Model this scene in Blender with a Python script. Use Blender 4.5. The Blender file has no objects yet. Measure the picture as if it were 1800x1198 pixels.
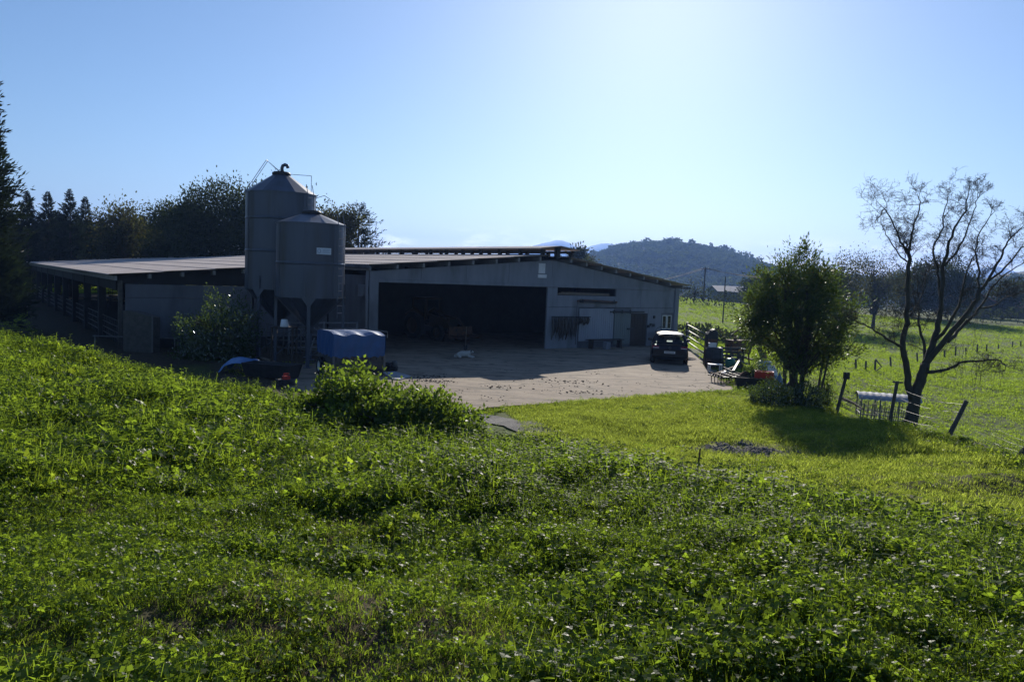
import bpy, math, random
import numpy as np
from mathutils import Vector, Matrix, Euler, noise as mnoise

SC = bpy.context.scene
COL = SC.collection
RND = random.Random(7)
rng = np.random.default_rng(11)
PI = math.pi

# ------------------------------------------------------------------ camera
PITCH, ROLL, CAMH = 0.0854, 0.0395, 4.0744
FPX = 1379.0
cam_data = bpy.data.cameras.new('camera')
cam_data.sensor_width = 23.5
cam_data.lens = FPX * 23.5 / 1800.0
cam_data.clip_start = 0.05
cam_data.clip_end = 20000
cam = bpy.data.objects.new('camera', cam_data)
COL.objects.link(cam)
cam.matrix_world = (Matrix.Translation((0, 0, CAMH)) @ Matrix.Rotation(PI / 2 - PITCH, 4, 'X')
                    @ Matrix.Rotation(ROLL, 4, 'Z'))
SC.camera = cam

# ------------------------------------------------------------------ sky, sun, exposure
SUN_AZ, SUN_EL = math.radians(9.5), math.radians(23.5)      # azimuth from +Y towards +X
world = bpy.data.worlds.new('World')
SC.world = world
world.use_nodes = True
wn, wl = world.node_tree.nodes, world.node_tree.links
wn.clear()
w_out = wn.new('ShaderNodeOutputWorld')
w_bg = wn.new('ShaderNodeBackground')
w_sky = wn.new('ShaderNodeTexSky')
w_sky.sky_type = 'NISHITA'
w_sky.sun_disc = False
w_sky.sun_elevation = SUN_EL
w_sky.sun_rotation = SUN_AZ
w_sky.altitude = 200
w_sky.air_density = 1.0
w_sky.dust_density = 0.38
w_sky.ozone_density = 5.0
w_bg.inputs['Strength'].default_value = 0.086
# low bank of fair weather cloud along the whole horizon
w_tc = wn.new('ShaderNodeTexCoord')
w_sep = wn.new('ShaderNodeSeparateXYZ')
wl.new(w_tc.outputs['Generated'], w_sep.inputs[0])
w_map = wn.new('ShaderNodeMapping'); w_map.inputs['Scale'].default_value = (9, 9, 34)
wl.new(w_tc.outputs['Generated'], w_map.inputs[0])
w_noi = wn.new('ShaderNodeTexNoise'); w_noi.inputs['Scale'].default_value = 1.6
w_noi.inputs['Detail'].default_value = 7; w_noi.inputs['Roughness'].default_value = 0.6
wl.new(w_map.outputs[0], w_noi.inputs['Vector'])
w_band = wn.new('ShaderNodeMapRange'); w_band.interpolation_type = 'SMOOTHSTEP'
w_band.inputs[1].default_value = 0.062; w_band.inputs[2].default_value = 0.022
w_band.inputs[3].default_value = 0.0; w_band.inputs[4].default_value = 1.0
wl.new(w_sep.outputs[2], w_band.inputs[0])
w_thr = wn.new('ShaderNodeMapRange'); w_thr.interpolation_type = 'SMOOTHSTEP'
w_thr.inputs[1].default_value = 0.47; w_thr.inputs[2].default_value = 0.64
wl.new(w_noi.outputs[0], w_thr.inputs[0])
w_mul = wn.new('ShaderNodeMath'); w_mul.operation = 'MULTIPLY'
wl.new(w_band.outputs[0], w_mul.inputs[0]); wl.new(w_thr.outputs[0], w_mul.inputs[1])
w_mix = wn.new('ShaderNodeMix'); w_mix.data_type = 'RGBA'
w_mix.inputs['B'].default_value = (20, 19.5, 19, 1)
wl.new(w_mul.outputs[0], w_mix.inputs['Factor'])
wl.new(w_sky.outputs[0], w_mix.inputs['A'])
wl.new(w_mix.outputs['Result'], w_bg.inputs['Color'])
wl.new(w_bg.outputs[0], w_out.inputs[0])

sun_data = bpy.data.lights.new('sun', 'SUN')
sun_data.energy = 5.0
sun_data.angle = math.radians(0.53)
sun_data.color = (1.0, 0.93, 0.82)
sun = bpy.data.objects.new('sun', sun_data)
COL.objects.link(sun)
sd = Vector((math.sin(SUN_AZ) * math.cos(SUN_EL), math.cos(SUN_AZ) * math.cos(SUN_EL), math.sin(SUN_EL)))
sun.rotation_euler = sd.to_track_quat('Z', 'Y').to_euler()
sun.location = (40, 60, 60)

SC.view_settings.view_transform = 'Standard'
SC.view_settings.look = 'None'
SC.view_settings.exposure = 0.3
SC.view_settings.gamma = 1.0
SC.view_settings.use_curve_mapping = False
SC.render.engine = 'CYCLES'
SC.cycles.use_denoising = True
SC.cycles.max_bounces = 8
SC.cycles.diffuse_bounces = 3
SC.cycles.transmission_bounces = 5
SC.cycles.volume_bounces = 0
SC.cycles.transparent_max_bounces = 8
SC.cycles.sample_clamp_indirect = 6

# ------------------------------------------------------------------ pixel to place helpers
_cp, _sp = math.cos(PITCH), math.sin(PITCH)
_c, _s = math.cos(ROLL), math.sin(ROLL)
_r0, _u0, _f = np.array([1., 0, 0]), np.array([0, _sp, _cp]), np.array([0, _cp, -_sp])
_R, _U = _c * _r0 + _s * _u0, -_s * _r0 + _c * _u0
EYE = np.array([0, 0, CAMH])
def ray(px, py):
    return _R * (px - 900) / FPX - _U * (py - 599) / FPX + _f
def at(px, py, D):
    """point seen at that pixel, D metres ahead (along Y)"""
    d = ray(px, py)
    return EYE + d * (D / d[1])
def on_z(px, py, z=0.0):
    d = ray(px, py)
    return EYE + d * ((z - CAMH) / d[2])
def height_at(px0, py, D):
    return at(px0, py, D)[2]
def V(p): return Vector((float(p[0]), float(p[1]), float(p[2])))

# ------------------------------------------------------------------ mesh helpers
class MB:
    def __init__(s): s.v = []; s.f = []
    def add(s, vs, fs):
        o = len(s.v); s.v += [tuple(map(float, p)) for p in vs]; s.f += [tuple(i + o for i in q) for q in fs]; return s
    def box(s, c, d, rz=0.0, m=None):
        x, y, z = d[0] / 2, d[1] / 2, d[2] / 2
        M = Matrix.Translation(Vector(c)) @ (m if m is not None else Matrix.Rotation(rz, 4, 'Z'))
        vs = [M @ Vector((i * x, j * y, k * z)) for k in (-1, 1) for j in (-1, 1) for i in (-1, 1)]
        return s.add(vs, [(0, 2, 3, 1), (4, 5, 7, 6), (0, 1, 5, 4), (2, 6, 7, 3), (0, 4, 6, 2), (1, 3, 7, 5)])
    def span(s, a, b):
        return s.box([(a[i] + b[i]) / 2 for i in range(3)], [abs(b[i] - a[i]) for i in range(3)])
    def bar(s, p, q, w, h, up=(0, 0, 1)):
        p, q = Vector(p), Vector(q); d = (q - p); L = d.length
        if L < 1e-6: return s
        d.normalize(); up = Vector(up)
        if abs(d.dot(up)) > .99: up = Vector((1, 0, 0))
        x = d.cross(up).normalized(); z = x.cross(d)
        vs = [p + x * i * w / 2 + z * k * h / 2 + d * L * j for j in (0, 1) for k in (-1, 1) for i in (-1, 1)]
        return s.add(vs, [(0, 1, 3, 2), (4, 6, 7, 5), (0, 4, 5, 1), (2, 3, 7, 6), (0, 2, 6, 4), (1, 5, 7, 3)])
    def tube(s, pts, rad, n=8, cap=True):
        pts = [Vector(p) for p in pts]
        if not hasattr(rad, '__len__'): rad = [rad] * len(pts)
        vs = []; fs = []; x = None
        for i, p in enumerate(pts):
            t = (pts[min(i + 1, len(pts) - 1)] - pts[max(i - 1, 0)])
            if t.length < 1e-9: t = Vector((0, 0, 1))
            t.normalize()
            if x is None: x = t.cross(Vector((.13, .21, 1)) if abs(t.z) < .9 else Vector((1, .1, 0)))
            x = x - t * x.dot(t)
            if x.length < 1e-6: x = t.orthogonal()
            x.normalize(); y = t.cross(x)
            for k in range(n):
                a = 2 * PI * k / n
                vs.append(p + (x * math.cos(a) + y * math.sin(a)) * rad[i])
        for i in range(len(pts) - 1):
            for k in range(n):
                fs.append((i * n + k, i * n + (k + 1) % n, (i + 1) * n + (k + 1) % n, (i + 1) * n + k))
        if cap:
            fs.append(tuple(range(n))[::-1]); fs.append(tuple(range((len(pts) - 1) * n, len(pts) * n)))
        return s.add(vs, fs)
    def lathe(s, prof, n=24, c=(0, 0, 0), cap=True):
        vs = []; fs = []
        for r, z in prof:
            for k in range(n):
                a = 2 * PI * k / n
                vs.append((c[0] + r * math.cos(a), c[1] + r * math.sin(a), c[2] + z))
        for i in range(len(prof) - 1):
            for k in range(n):
                fs.append((i * n + k, i * n + (k + 1) % n, (i + 1) * n + (k + 1) % n, (i + 1) * n + k))
        if cap:
            if prof[0][0] > 1e-4: fs.append(tuple(range(n))[::-1])
            if prof[-1][0] > 1e-4: fs.append(tuple(range((len(prof) - 1) * n, len(prof) * n)))
        return s.add(vs, fs)
    def prism(s, poly, dvec):
        n = len(poly); d = Vector(dvec)
        vs = [Vector(p) for p in poly] + [Vector(p) + d for p in poly]
        fs = [tuple(range(n))[::-1], tuple(range(n, 2 * n))] + [(i, (i + 1) % n, n + (i + 1) % n, n + i) for i in range(n)]
        return s.add(vs, fs)
    def grid(s, fn, nu, nv):
        vs = [fn(i / nu, j / nv) for j in range(nv + 1) for i in range(nu + 1)]
        fs = [(j * (nu + 1) + i, j * (nu + 1) + i + 1, (j + 1) * (nu + 1) + i + 1, (j + 1) * (nu + 1) + i) for j in range(nv) for i in range(nu)]
        return s.add(vs, fs)
    def mesh(s, name, mat, smooth=False, bevel=0):
        me = bpy.data.meshes.new(name)
        me.from_pydata(s.v, [], s.f); me.update()
        if mat: me.materials.append(mat)
        if smooth: me.shade_smooth()
        return me
    def build(s, name, mat, parent=None, smooth=False, bevel=0, label=None):
        o = bpy.data.objects.new(name, s.mesh(name, mat, smooth)); COL.objects.link(o)
        if parent: o.parent = parent
        if bevel:
            b = o.modifiers.new('bevel', 'BEVEL'); b.width = bevel; b.segments = 2; b.limit_method = 'ANGLE'
        if smooth == 'auto':
            pass
        if label: o['label'] = label
        return o

def np_mesh(name, verts, quads, mat):
    """fast mesh of quads from numpy arrays"""
    verts = np.ascontiguousarray(verts, dtype=np.float32); quads = np.ascontiguousarray(quads, dtype=np.int32)
    me = bpy.data.meshes.new(name); k = quads.shape[1]
    me.vertices.add(len(verts)); me.vertices.foreach_set('co', verts.ravel())
    me.loops.add(quads.size); me.loops.foreach_set('vertex_index', quads.ravel())
    me.polygons.add(len(quads)); me.polygons.foreach_set('loop_start', np.arange(0, quads.size, k, dtype=np.int32))
    me.update(calc_edges=True)
    if mat: me.materials.append(mat)
    return me
def link(name, me, parent=None):
    o = bpy.data.objects.new(name, me); COL.objects.link(o)
    if parent: o.parent = parent
    return o
def tag(o, label, cat, group=None):
    o['label'] = label; o['category'] = cat
    if group: o['group'] = group
    return o
def thing(name, label, cat, loc=(0, 0, 0), rz=0.0, group=None):
    o = bpy.data.objects.new(name, None); COL.objects.link(o)
    o.location = [float(c) for c in loc]; o.rotation_euler = (0, 0, rz); o.empty_display_size = .3
    return tag(o, label, cat, group)
def copy_obj(src, name, parent, loc=None, rot=None, scale=None):
    o = src.copy(); o.name = name; COL.objects.link(o); o.parent = parent
    if loc is not None: o.location = loc
    if rot is not None: o.rotation_euler = rot
    if scale is not None: o.scale = scale
    return o
def kind(o, k): o['kind'] = k; return o

# ------------------------------------------------------------------ materials
def nmat(name):
    m = bpy.data.materials.new(name); m.use_nodes = True
    return m, m.node_tree.nodes, m.node_tree.links, m.node_tree.nodes['Principled BSDF']
def col4(c): return (c[0], c[1], c[2], 1)
def surf(name, c1, c2=None, scale=4.0, rough=.8, metal=0.0, bump=0.0, bscale=None, detail=6, c3=None, s3=1.0, t3=(.5, .65), stretch=None, spec=.4, coords='Object'):
    """two tone noise colour, optional third stain colour, optional fine bump"""
    m, n, l, b = nmat(name)
    b.inputs['Roughness'].default_value = rough; b.inputs['Metallic'].default_value = metal
    b.inputs['Specular IOR Level'].default_value = spec
    if c2 is None: c2 = tuple(v * .75 for v in c1)
    tc = n.new('ShaderNodeTexCoord'); mp = n.new('ShaderNodeMapping'); l.new(tc.outputs[coords], mp.inputs[0])
    if stretch: mp.inputs['Scale'].default_value = stretch
    t = n.new('ShaderNodeTexNoise'); t.inputs['Scale'].default_value = scale; t.inputs['Detail'].default_value = detail
    t.inputs['Roughness'].default_value = .62
    l.new(mp.outputs[0], t.inputs['Vector'])
    mr = n.new('ShaderNodeMapRange'); mr.inputs[1].default_value = .32; mr.inputs[2].default_value = .68; l.new(t.outputs[0], mr.inputs[0])
    mx = n.new('ShaderNodeMix'); mx.data_type = 'RGBA'; mx.inputs['A'].default_value = col4(c1); mx.inputs['B'].default_value = col4(c2)
    l.new(mr.outputs[0], mx.inputs['Factor']); outc = mx.outputs['Result']
    if c3 is not None:
        t3n = n.new('ShaderNodeTexNoise'); t3n.inputs['Scale'].default_value = s3; t3n.inputs['Detail'].default_value = 8
        l.new(mp.outputs[0], t3n.inputs['Vector'])
        r3 = n.new('ShaderNodeMapRange'); r3.inputs[1].default_value = t3[0]; r3.inputs[2].default_value = t3[1]; l.new(t3n.outputs[0], r3.inputs[0])
        m3 = n.new('ShaderNodeMix'); m3.data_type = 'RGBA'; m3.inputs['B'].default_value = col4(c3)
        l.new(r3.outputs[0], m3.inputs['Factor']); l.new(outc, m3.inputs['A']); outc = m3.outputs['Result']
    l.new(outc, b.inputs['Base Color'])
    if bump:
        tb = n.new('ShaderNodeTexNoise'); tb.inputs['Scale'].default_value = bscale or scale * 6; tb.inputs['Detail'].default_value = 5
        l.new(mp.outputs[0], tb.inputs['Vector'])
        bm = n.new('ShaderNodeBump'); bm.inputs['Strength'].default_value = bump; bm.inputs['Distance'].default_value = .03
        l.new(tb.outputs[0], bm.inputs['Height']); l.new(bm.outputs[0], b.inputs['Normal'])
    return m
def leafmat(name, c1, c2, trans, tcol, rough=.35, spec=.5, c3=None, p3=.06, perleaf=False):
    """leaf: varied reflecting colour plus light coming through; varies per instance or per leaf island"""
    m, n, l, b = nmat(name)
    n.remove(b); b = n.new('ShaderNodeBsdfDiffuse'); gl = n.new('ShaderNodeBsdfGlossy'); gl.inputs['Roughness'].default_value = rough
    if perleaf:
        g = n.new('ShaderNodeNewGeometry'); rv = g.outputs['Random Per Island']
    else:
        oi = n.new('ShaderNodeObjectInfo'); g = n.new('ShaderNodeNewGeometry')
        ad = n.new('ShaderNodeMath'); ad.operation = 'ADD'; l.new(oi.outputs['Random'], ad.inputs[0]); l.new(g.outputs['Random Per Island'], ad.inputs[1])
        fr = n.new('ShaderNodeMath'); fr.operation = 'FRACT'; l.new(ad.outputs[0], fr.inputs[0]); rv = fr.outputs[0]
    cr = n.new('ShaderNodeValToRGB'); cr.color_ramp.elements[0].color = col4(c1); cr.color_ramp.elements[1].color = col4(c2)
    l.new(rv, cr.inputs[0])
    cr2 = n.new('ShaderNodeValToRGB'); cr2.color_ramp.elements[0].color = col4([v * .55 for v in tcol]); cr2.color_ramp.elements[1].color = col4([min(1, v * 1.45) for v in tcol])
    l.new(rv, cr2.inputs[0])
    if c3 is not None:
        for r_, k in ((cr, 1.0), (cr2, 1.5)):
            e = r_.color_ramp.elements.new(1 - p3); e.color = r_.color_ramp.elements[-1].color
            e2 = r_.color_ramp.elements.new(min(.999, 1 - p3 * .8)); e2.color = col4([min(1, v * k) for v in c3])
            r_.color_ramp.elements[-1].color = col4([min(1, v * k) for v in c3])
    l.new(cr.outputs[0], b.inputs['Color'])
    tr = n.new('ShaderNodeBsdfTranslucent'); l.new(cr2.outputs[0], tr.inputs[0])
    ms = n.new('ShaderNodeMixShader'); ms.inputs[0].default_value = trans
    l.new(b.outputs[0], ms.inputs[1]); l.new(tr.outputs[0], ms.inputs[2])
    gx_ = n.new('ShaderNodeMixShader'); gx_.inputs[0].default_value = spec * .14; l.new(ms.outputs[0], gx_.inputs[1]); l.new(gl.outputs[0], gx_.inputs[2])
    l.new(gx_.outputs[0], n['Material Output'].inputs[0])
    return m

M = {}
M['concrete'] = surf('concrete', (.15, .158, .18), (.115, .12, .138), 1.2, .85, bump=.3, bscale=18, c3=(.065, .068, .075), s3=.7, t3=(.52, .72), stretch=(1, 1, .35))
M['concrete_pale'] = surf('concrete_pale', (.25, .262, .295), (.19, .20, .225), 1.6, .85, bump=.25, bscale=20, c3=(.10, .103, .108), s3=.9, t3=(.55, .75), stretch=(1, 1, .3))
M['white_sheet'] = surf('white_sheet', (.34, .355, .40), (.27, .285, .32), 1.2, .7, c3=(.14, .14, .14), s3=1.5, t3=(.55, .8), stretch=(1, 1, .25))
M['green_sheet'] = surf('green_sheet', (.19, .22, .215), (.15, .175, .175), 1.2, .6, c3=(.16, .17, .15), s3=1.5, t3=(.55, .8), stretch=(1, 1, .25))
M['fibre_roof'] = surf('fibre_cement', (.56, .50, .475), (.45, .40, .38), .8, .9, bump=.2, bscale=14, c3=(.30, .25, .22), s3=.45, t3=(.52, .68))
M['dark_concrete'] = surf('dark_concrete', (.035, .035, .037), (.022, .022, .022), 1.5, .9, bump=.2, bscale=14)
M['timber_dark'] = surf('timber_dark', (.06, .045, .035), (.035, .028, .022), 3, .8, bump=.2, stretch=(1, 1, 6))
M['timber'] = surf('timber', (.22, .17, .12), (.14, .11, .085), 4, .8, bump=.3, stretch=(1, 1, 6))
M['timber_grey'] = surf('timber_grey', (.10, .092, .08), (.055, .05, .043), 5, .85, bump=.4, bscale=30)
M['galv'] = surf('galvanised_steel', (.08, .095, .135), (.065, .078, .11), 2.2, .4, metal=.3, c3=(.05, .052, .055), s3=1.4, t3=(.5, .75), stretch=(1, 1, .12))
M['galv_bright'] = surf('galvanised_tube', (.19, .19, .19), (.12, .12, .12), 6, .55, metal=.4)
M['steel_dark'] = surf('dark_steel', (.05, .05, .055), (.03, .03, .03), 6, .55, metal=.4)
M['rust'] = surf('rust', (.17, .085, .045), (.09, .05, .035), 7, .85, c3=(.05, .04, .035), s3=5)
M['black'] = surf('black_paint', (.015, .015, .016), (.01, .01, .01), 5, .6)
M['rubber'] = surf('rubber', (.018, .018, .018), (.012, .012, .012), 9, .85)
M['white_paint'] = surf('white_paint', (.72, .72, .70), (.6, .6, .58), 3, .5)
M['white_plastic'] = surf('white_plastic', (.75, .75, .76), (.62, .62, .63), 4, .4)
M['red_plastic'] = surf('red_plastic', (.55, .04, .025), (.4, .03, .02), 4, .4)
M['green_plastic'] = surf('green_plastic', (.03, .17, .11), (.02, .12, .08), 4, .4)
M['blue_tarp'] = surf('blue_tarp', (.028, .10, .27), (.02, .075, .2), 2.5, .45, bump=.5, bscale=5)
M['blue_plastic'] = surf('blue_plastic', (.10, .25, .5), (.06, .16, .38), 3, .4, bump=.4, bscale=9)
M['shaded_yellow_paint'] = surf('shaded_yellow_paint', (.05, .028, .008), (.035, .02, .007), 3, .5)  # yellow darkened to near-black brown, the bay's shade put into the paint
M['glass_dark'] = surf('dark_glass', (.012, .014, .017), (.01, .011, .013), 2, .06, spec=.8)
M['soil'] = surf('soil', (.075, .055, .04), (.045, .034, .026), 6, .95, bump=.8, bscale=40)
M['dung'] = surf('dung', (.06, .045, .03), (.035, .027, .02), 12, .95, bump=.6)
M['bark'] = surf('bark', (.075, .062, .05), (.035, .03, .026), 9, .9, bump=.8, bscale=40, stretch=(1, 1, .3))
M['bark_green'] = surf('willow_bark', (.07, .065, .045), (.035, .032, .025), 9, .9, bump=.8, bscale=30, stretch=(1, 1, .35))
M['stone'] = surf('stone', (.28, .22, .17), (.18, .14, .11), 14, .9, bump=.6)
M['tile'] = surf('roof_tile', (.30, .12, .07), (.2, .09, .055), 3, .85)
M['car_paint'] = surf('car_paint', (.006, .007, .012), (.005, .006, .010), 2, .3, spec=.4)
M['fur'] = surf('fur', (.55, .52, .47), (.42, .39, .35), 9, .95, bump=.6, bscale=60)
M['purlin'] = surf('precast_purlin', (.27, .265, .255), (.2, .195, .19), 3, .85)

M['grass_a'] = leafmat('grass_blade', (.024, .052, .007), (.045, .08, .01), .58, (.31, .42, .028), .5, .1)
M['clover'] = leafmat('clover_leaf', (.022, .052, .008), (.04, .075, .011), .52, (.29, .42, .027), .35, .12)
M['dock'] = leafmat('dock_leaf', (.026, .06, .009), (.046, .085, .013), .56, (.40, .52, .035), .42, .13)
M['nettle'] = leafmat('nettle_leaf', (.022, .05, .009), (.04, .072, .012), .5, (.29, .42, .033), .42, .11)
M['lawn'] = leafmat('lawn_blade', (.065, .09, .016), (.105, .13, .025), .52, (.46, .56, .07), .7, .08)
M['field'] = leafmat('pasture_blade', (.04, .068, .009), (.07, .098, .014), .52, (.42, .58, .045), .8, .04)
M['straw'] = leafmat('dry_blade', (.15, .12, .05), (.2, .16, .08), .4, (.3, .26, .1), .6, .3)
M['bramble'] = leafmat('bramble_leaf', (.018, .042, .008), (.034, .064, .012), .36, (.30, .44, .035), .42, .2, perleaf=True)
M['laurel'] = leafmat('laurel_leaf', (.016, .034, .011), (.03, .052, .016), .28, (.18, .28, .04), .14, .7, perleaf=True)
M['tree_leaf'] = leafmat('tree_leaf', (.014, .034, .008), (.028, .055, .013), .3, (.18, .27, .03), .34, .35, c3=(.16, .12, .02), p3=.04, perleaf=True)
M['oak_leaf'] = leafmat('oak_leaf', (.016, .026, .008), (.03, .042, .012), .2, (.09, .12, .02), .6, .15, perleaf=True)
M['autumn_leaf'] = leafmat('thin_tree_leaf', (.024, .03, .01), (.05, .05, .018), .28, (.14, .15, .03), .6, .15, c3=(.07, .055, .02), p3=.1, perleaf=True)
M['conifer'] = leafmat('conifer_spray', (.008, .016, .008), (.016, .028, .011), .12, (.04, .065, .015), .6, .25, perleaf=True)
M['far_leaf'] = leafmat('far_leaf', (.02, .035, .012), (.045, .06, .02), .25, (.10, .14, .03), .7, .1, perleaf=False)
M['litter_leaf'] = leafmat('fallen_leaf', (.45, .3, .05), (.5, .36, .08), .4, (.5, .35, .06), .5, .3)

# ------------------------------------------------------------------ numpy noise
_perm = np.random.default_rng(3).random((256, 256))
def vnoise(x, y):
    x = np.asarray(x, float); y = np.asarray(y, float)
    xi = np.floor(x).astype(int); yi = np.floor(y).astype(int); fx = x - xi; fy = y - yi
    fx = fx * fx * (3 - 2 * fx); fy = fy * fy * (3 - 2 * fy)
    g = lambda a, b: _perm[a & 255, b & 255]
    return (g(xi, yi) * (1 - fx) + g(xi + 1, yi) * fx) * (1 - fy) + (g(xi, yi + 1) * (1 - fx) + g(xi + 1, yi + 1) * fx) * fy
def fbm(x, y, o=4):
    s = 0; a = .5; t = 0
    for i in range(o):
        s = s + a * vnoise(x * 2 ** i + 17.3 * i, y * 2 ** i + 5.1 * i); t += a; a *= .5
    return s / t
def sstep(a, b, x):
    t = np.clip((x - a) / (b - a), 0, 1); return t * t * (3 - 2 * t)

# ------------------------------------------------------------------ barn frame (origin on the gable line)
BO = np.array([1.8662, 43.299, 0.0]); BANG = .6164
BC, BS = math.cos(BANG), math.sin(BANG)
def bw(u, v, z=0.0): return np.array([BO[0] + u * BC - v * BS, BO[1] + u * BS + v * BC, z])
def bl(x, y): dx, dy = x - BO[0], y - BO[1]; return dx * BC + dy * BS, -dx * BS + dy * BC
def fac(px, py, v=0.0):
    """pixel on the plane v = const of the barn -> (u, z)"""
    d = ray(px, py); nrm = np.array([-BS, BC, 0]); p0 = bw(0, v)
    t = ((p0 - EYE) @ nrm) / (d @ nrm); P = EYE + d * t; return bl(P[0], P[1])[0], P[2]

# ------------------------------------------------------------------ terrain
_cp_list = []
def cpt(px, py, D): p = at(px, py, D); _cp_list.append(p)
for x, y, z in [(0, 0, 2.48), (-3, 0, 2.5), (3, 0, 2.45), (-8, 0, 2.6), (8, 0, 2.2), (0, -6, 2.7), (-14, -4, 2.9), (14, -4, 2.0), (-20, 8, 2.7), (-26, 14, 2.2), (-24, 24, 0.9),
                (0, 5, 2.36), (-4, 6, 2.32), (4, 5, 2.22), (-9, 9, 2.2), (-16, 14, 2.15), (2.5, 8, 1.98), (-2, 9, 2.0), (-6, 12, 1.85)]:
    _cp_list.append(np.array([x, y, z], float))
for a in [(0, 598, 22), (100, 616, 20.5), (200, 642, 19), (400, 696, 17), (520, 732, 15.5), (600, 766, 14.2), (680, 794, 13.6), (760, 800, 13.0), (870, 806, 12.3), (1000, 826, 11.5),
          (1100, 846, 10.8), (1222, 868, 10.2), (1400, 894, 9.2), (1400, 850, 12.6), (1400, 800, 17.3), (1600, 950, 7.4), (1600, 900, 9.2), (1600, 800, 16.2), (1600, 750, 21.5),
          (1800, 960, 7.2), (1800, 900, 9.6), (1800, 806, 16.5), (1450, 714, 26.0), (1700, 772, 18.6), (1900, 830, 13.5), (2050, 900, 11)]:
    cpt(*a)
# foot of the bank on the yard side
for x, y in [(-26, 30), (-18.5, 26.5), (-13, 24), (-9, 22.5), (-6, 20.5), (-3.5, 19.2), (-1.5, 18.2), (0.5, 17.4), (2.5, 16.8), (4, 16.3), (5.2, 17.5)]:
    _cp_list.append(np.array([x, y, .02 if x < -1 else .16]))
for x, y, z in [(0, 21, .03), (3, 21, .05), (6, 21, .22), (8.5, 22, .3), (4, 25, 0.0), (7.5, 27, .06), (6, 30, -.03), (-4, 28, -.03), (-12, 32, -.03), (-22, 34, -.03), (0, 36, -.03), (8.8, 36, -.03),
                (9.6, 41, -.03), (11.2, 47, -.03), (-30, 50, -.03), (-45, 80, -.1), (-20, 60, -.03), (0, 60, -.03), (-10, 80, -.05), (-34, 34, .1), (-45, 40, .3), (-60, 60, .1), (-60, 110, 0.6), (-20, 120, .4), (0, 100, -.2),
                # pasture beyond the fence, lower
                (12.9, 22.5, -1.1), (12.6, 18, -.75), (12.4, 26, -1.0), (10.4, 29.5, -.12), (10.6, 33, -.10), (10.8, 37, -.10), (11.4, 41, -.10), (12.0, 36, -.14), (12.2, 39.5, -.14), (13.6, 34, -1.1), (14.2, 40, -1.2), (15, 32, -2.0), (17, 24, -1.9), (17, 40, -2.4), (22, 40, -2.5), (16, 14, -.6), (22, 10, -1.2), (24, 26, -2.2), (30, 50, -2.6),
                (12, 50, -.3), (14, 60, -.8), (45, 50, -2.6), (40, 77, -2.6), (25, 77, -2.3), (55, 85, -2.6), (20, 95, -1.3), (22, 70, -1.6), (40, 120, -1.6), (60, 120, -2.0), (80, 150, -1.4), (30, 130, -.1), (50, 160, -.6), (90, 190, -1.0), (35, 165, .7), (10, 120, -.3),
                (90, 60, -2.8), (120, 110, -2.5), (60, 20, -2.8), (20, 200, .2), (60, 230, -2), (-60, 200, 1.5), (0, 220, -1.0), (120, 220, -2), (200, 200, -3), (-150, 150, 2.5), (-100, 0, 3.0), (-100, 60, 1.5), (-60, -50, 4.0), (60, -50, 1.0), (0, -40, 3.0), (150, -30, -1.5), (-150, -40, 5),
                (0, 400, -6), (300, 400, -7), (-300, 400, -2), (300, 0, -5), (-300, 0, 4)]:
    _cp_list.append(np.array([x, y, z], float))
_CP = np.array(_cp_list)
_w = None
def _solve():
    global _w
    n = len(_CP); d = np.linalg.norm(_CP[:, None, :2] - _CP[None, :, :2], axis=2)
    A = np.zeros((n + 1, n + 1)); A[:n, :n] = -d - np.eye(n) * .02; A[:n, n] = 1; A[n, :n] = 1
    _w = np.linalg.solve(A, np.append(_CP[:, 2], 0))
_solve()
_ya, _yb = on_z(862, 716), on_z(1312, 690)
def yedge(x): return np.clip(_ya[1] + (x - _ya[0]) * (_yb[1] - _ya[1]) / (_yb[0] - _ya[0]), 21.5, 30)
def flat_mask(x, y):
    """1 inside the level yard and barn plot"""
    u, v = bl(x, y)
    a = sstep(0, 2.0, np.minimum.reduce([u + 23, 11.0 - u, v + 3, 66 - v]))
    # yard trapezoid in front of the barn
    e1 = (x * .9 + 9.3) ; e2 = 9.1 + np.maximum(y - 29, 0) * .11 - x; e3 = y - yedge(x) - .1; e4 = 50 - y
    b = sstep(0, 1.5, np.minimum.reduce([e1 + (y - 24) * .35, e2, e3, e4]))
    return np.maximum(a, b)
def h(x, y):
    x = np.asarray(x, float); y = np.asarray(y, float); sh = x.shape; X = x.ravel(); Y = y.ravel(); out = np.empty(len(X))
    for i in range(0, len(X), 20000):
        dx = X[i:i + 20000, None] - _CP[None, :, 0]; dy = Y[i:i + 20000, None] - _CP[None, :, 1]
        out[i:i + 20000] = -np.sqrt(dx * dx + dy * dy) @ _w[:-1] + _w[-1]
    far = sstep(300, 700, np.hypot(X, Y)); out = out * (1 - far) + far * -9
    fm = flat_mask(X, Y)
    bank = np.clip(1 - sstep(18, 26, np.hypot(X, Y)), 0, 1)
    nz = (fbm(X * .9, Y * .9, 3) - .5) * .34 * bank + (fbm(X * .38 + 9, Y * .38, 3) - .5) * (.42 * bank + .28 * (1 - bank) * sstep(11, 14, X))
    out = out * (1 - fm) + fm * -.03 + nz * (1 - fm)
    return out.reshape(sh)
def h1(x, y): return float(h(np.array([x]), np.array([y]))[0])
def gnd(px, py, lo=2.0, hi=400):
    """first point of the terrain seen at that pixel"""
    d = ray(px, py); D = np.geomspace(lo, hi, 1500); P = EYE[None] + d[None] * (D / d[1])[:, None]
    hit = np.nonzero(P[:, 2] < h(P[:, 0], P[:, 1]))[0]
    return P[hit[0]] if len(hit) else P[-1]

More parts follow.
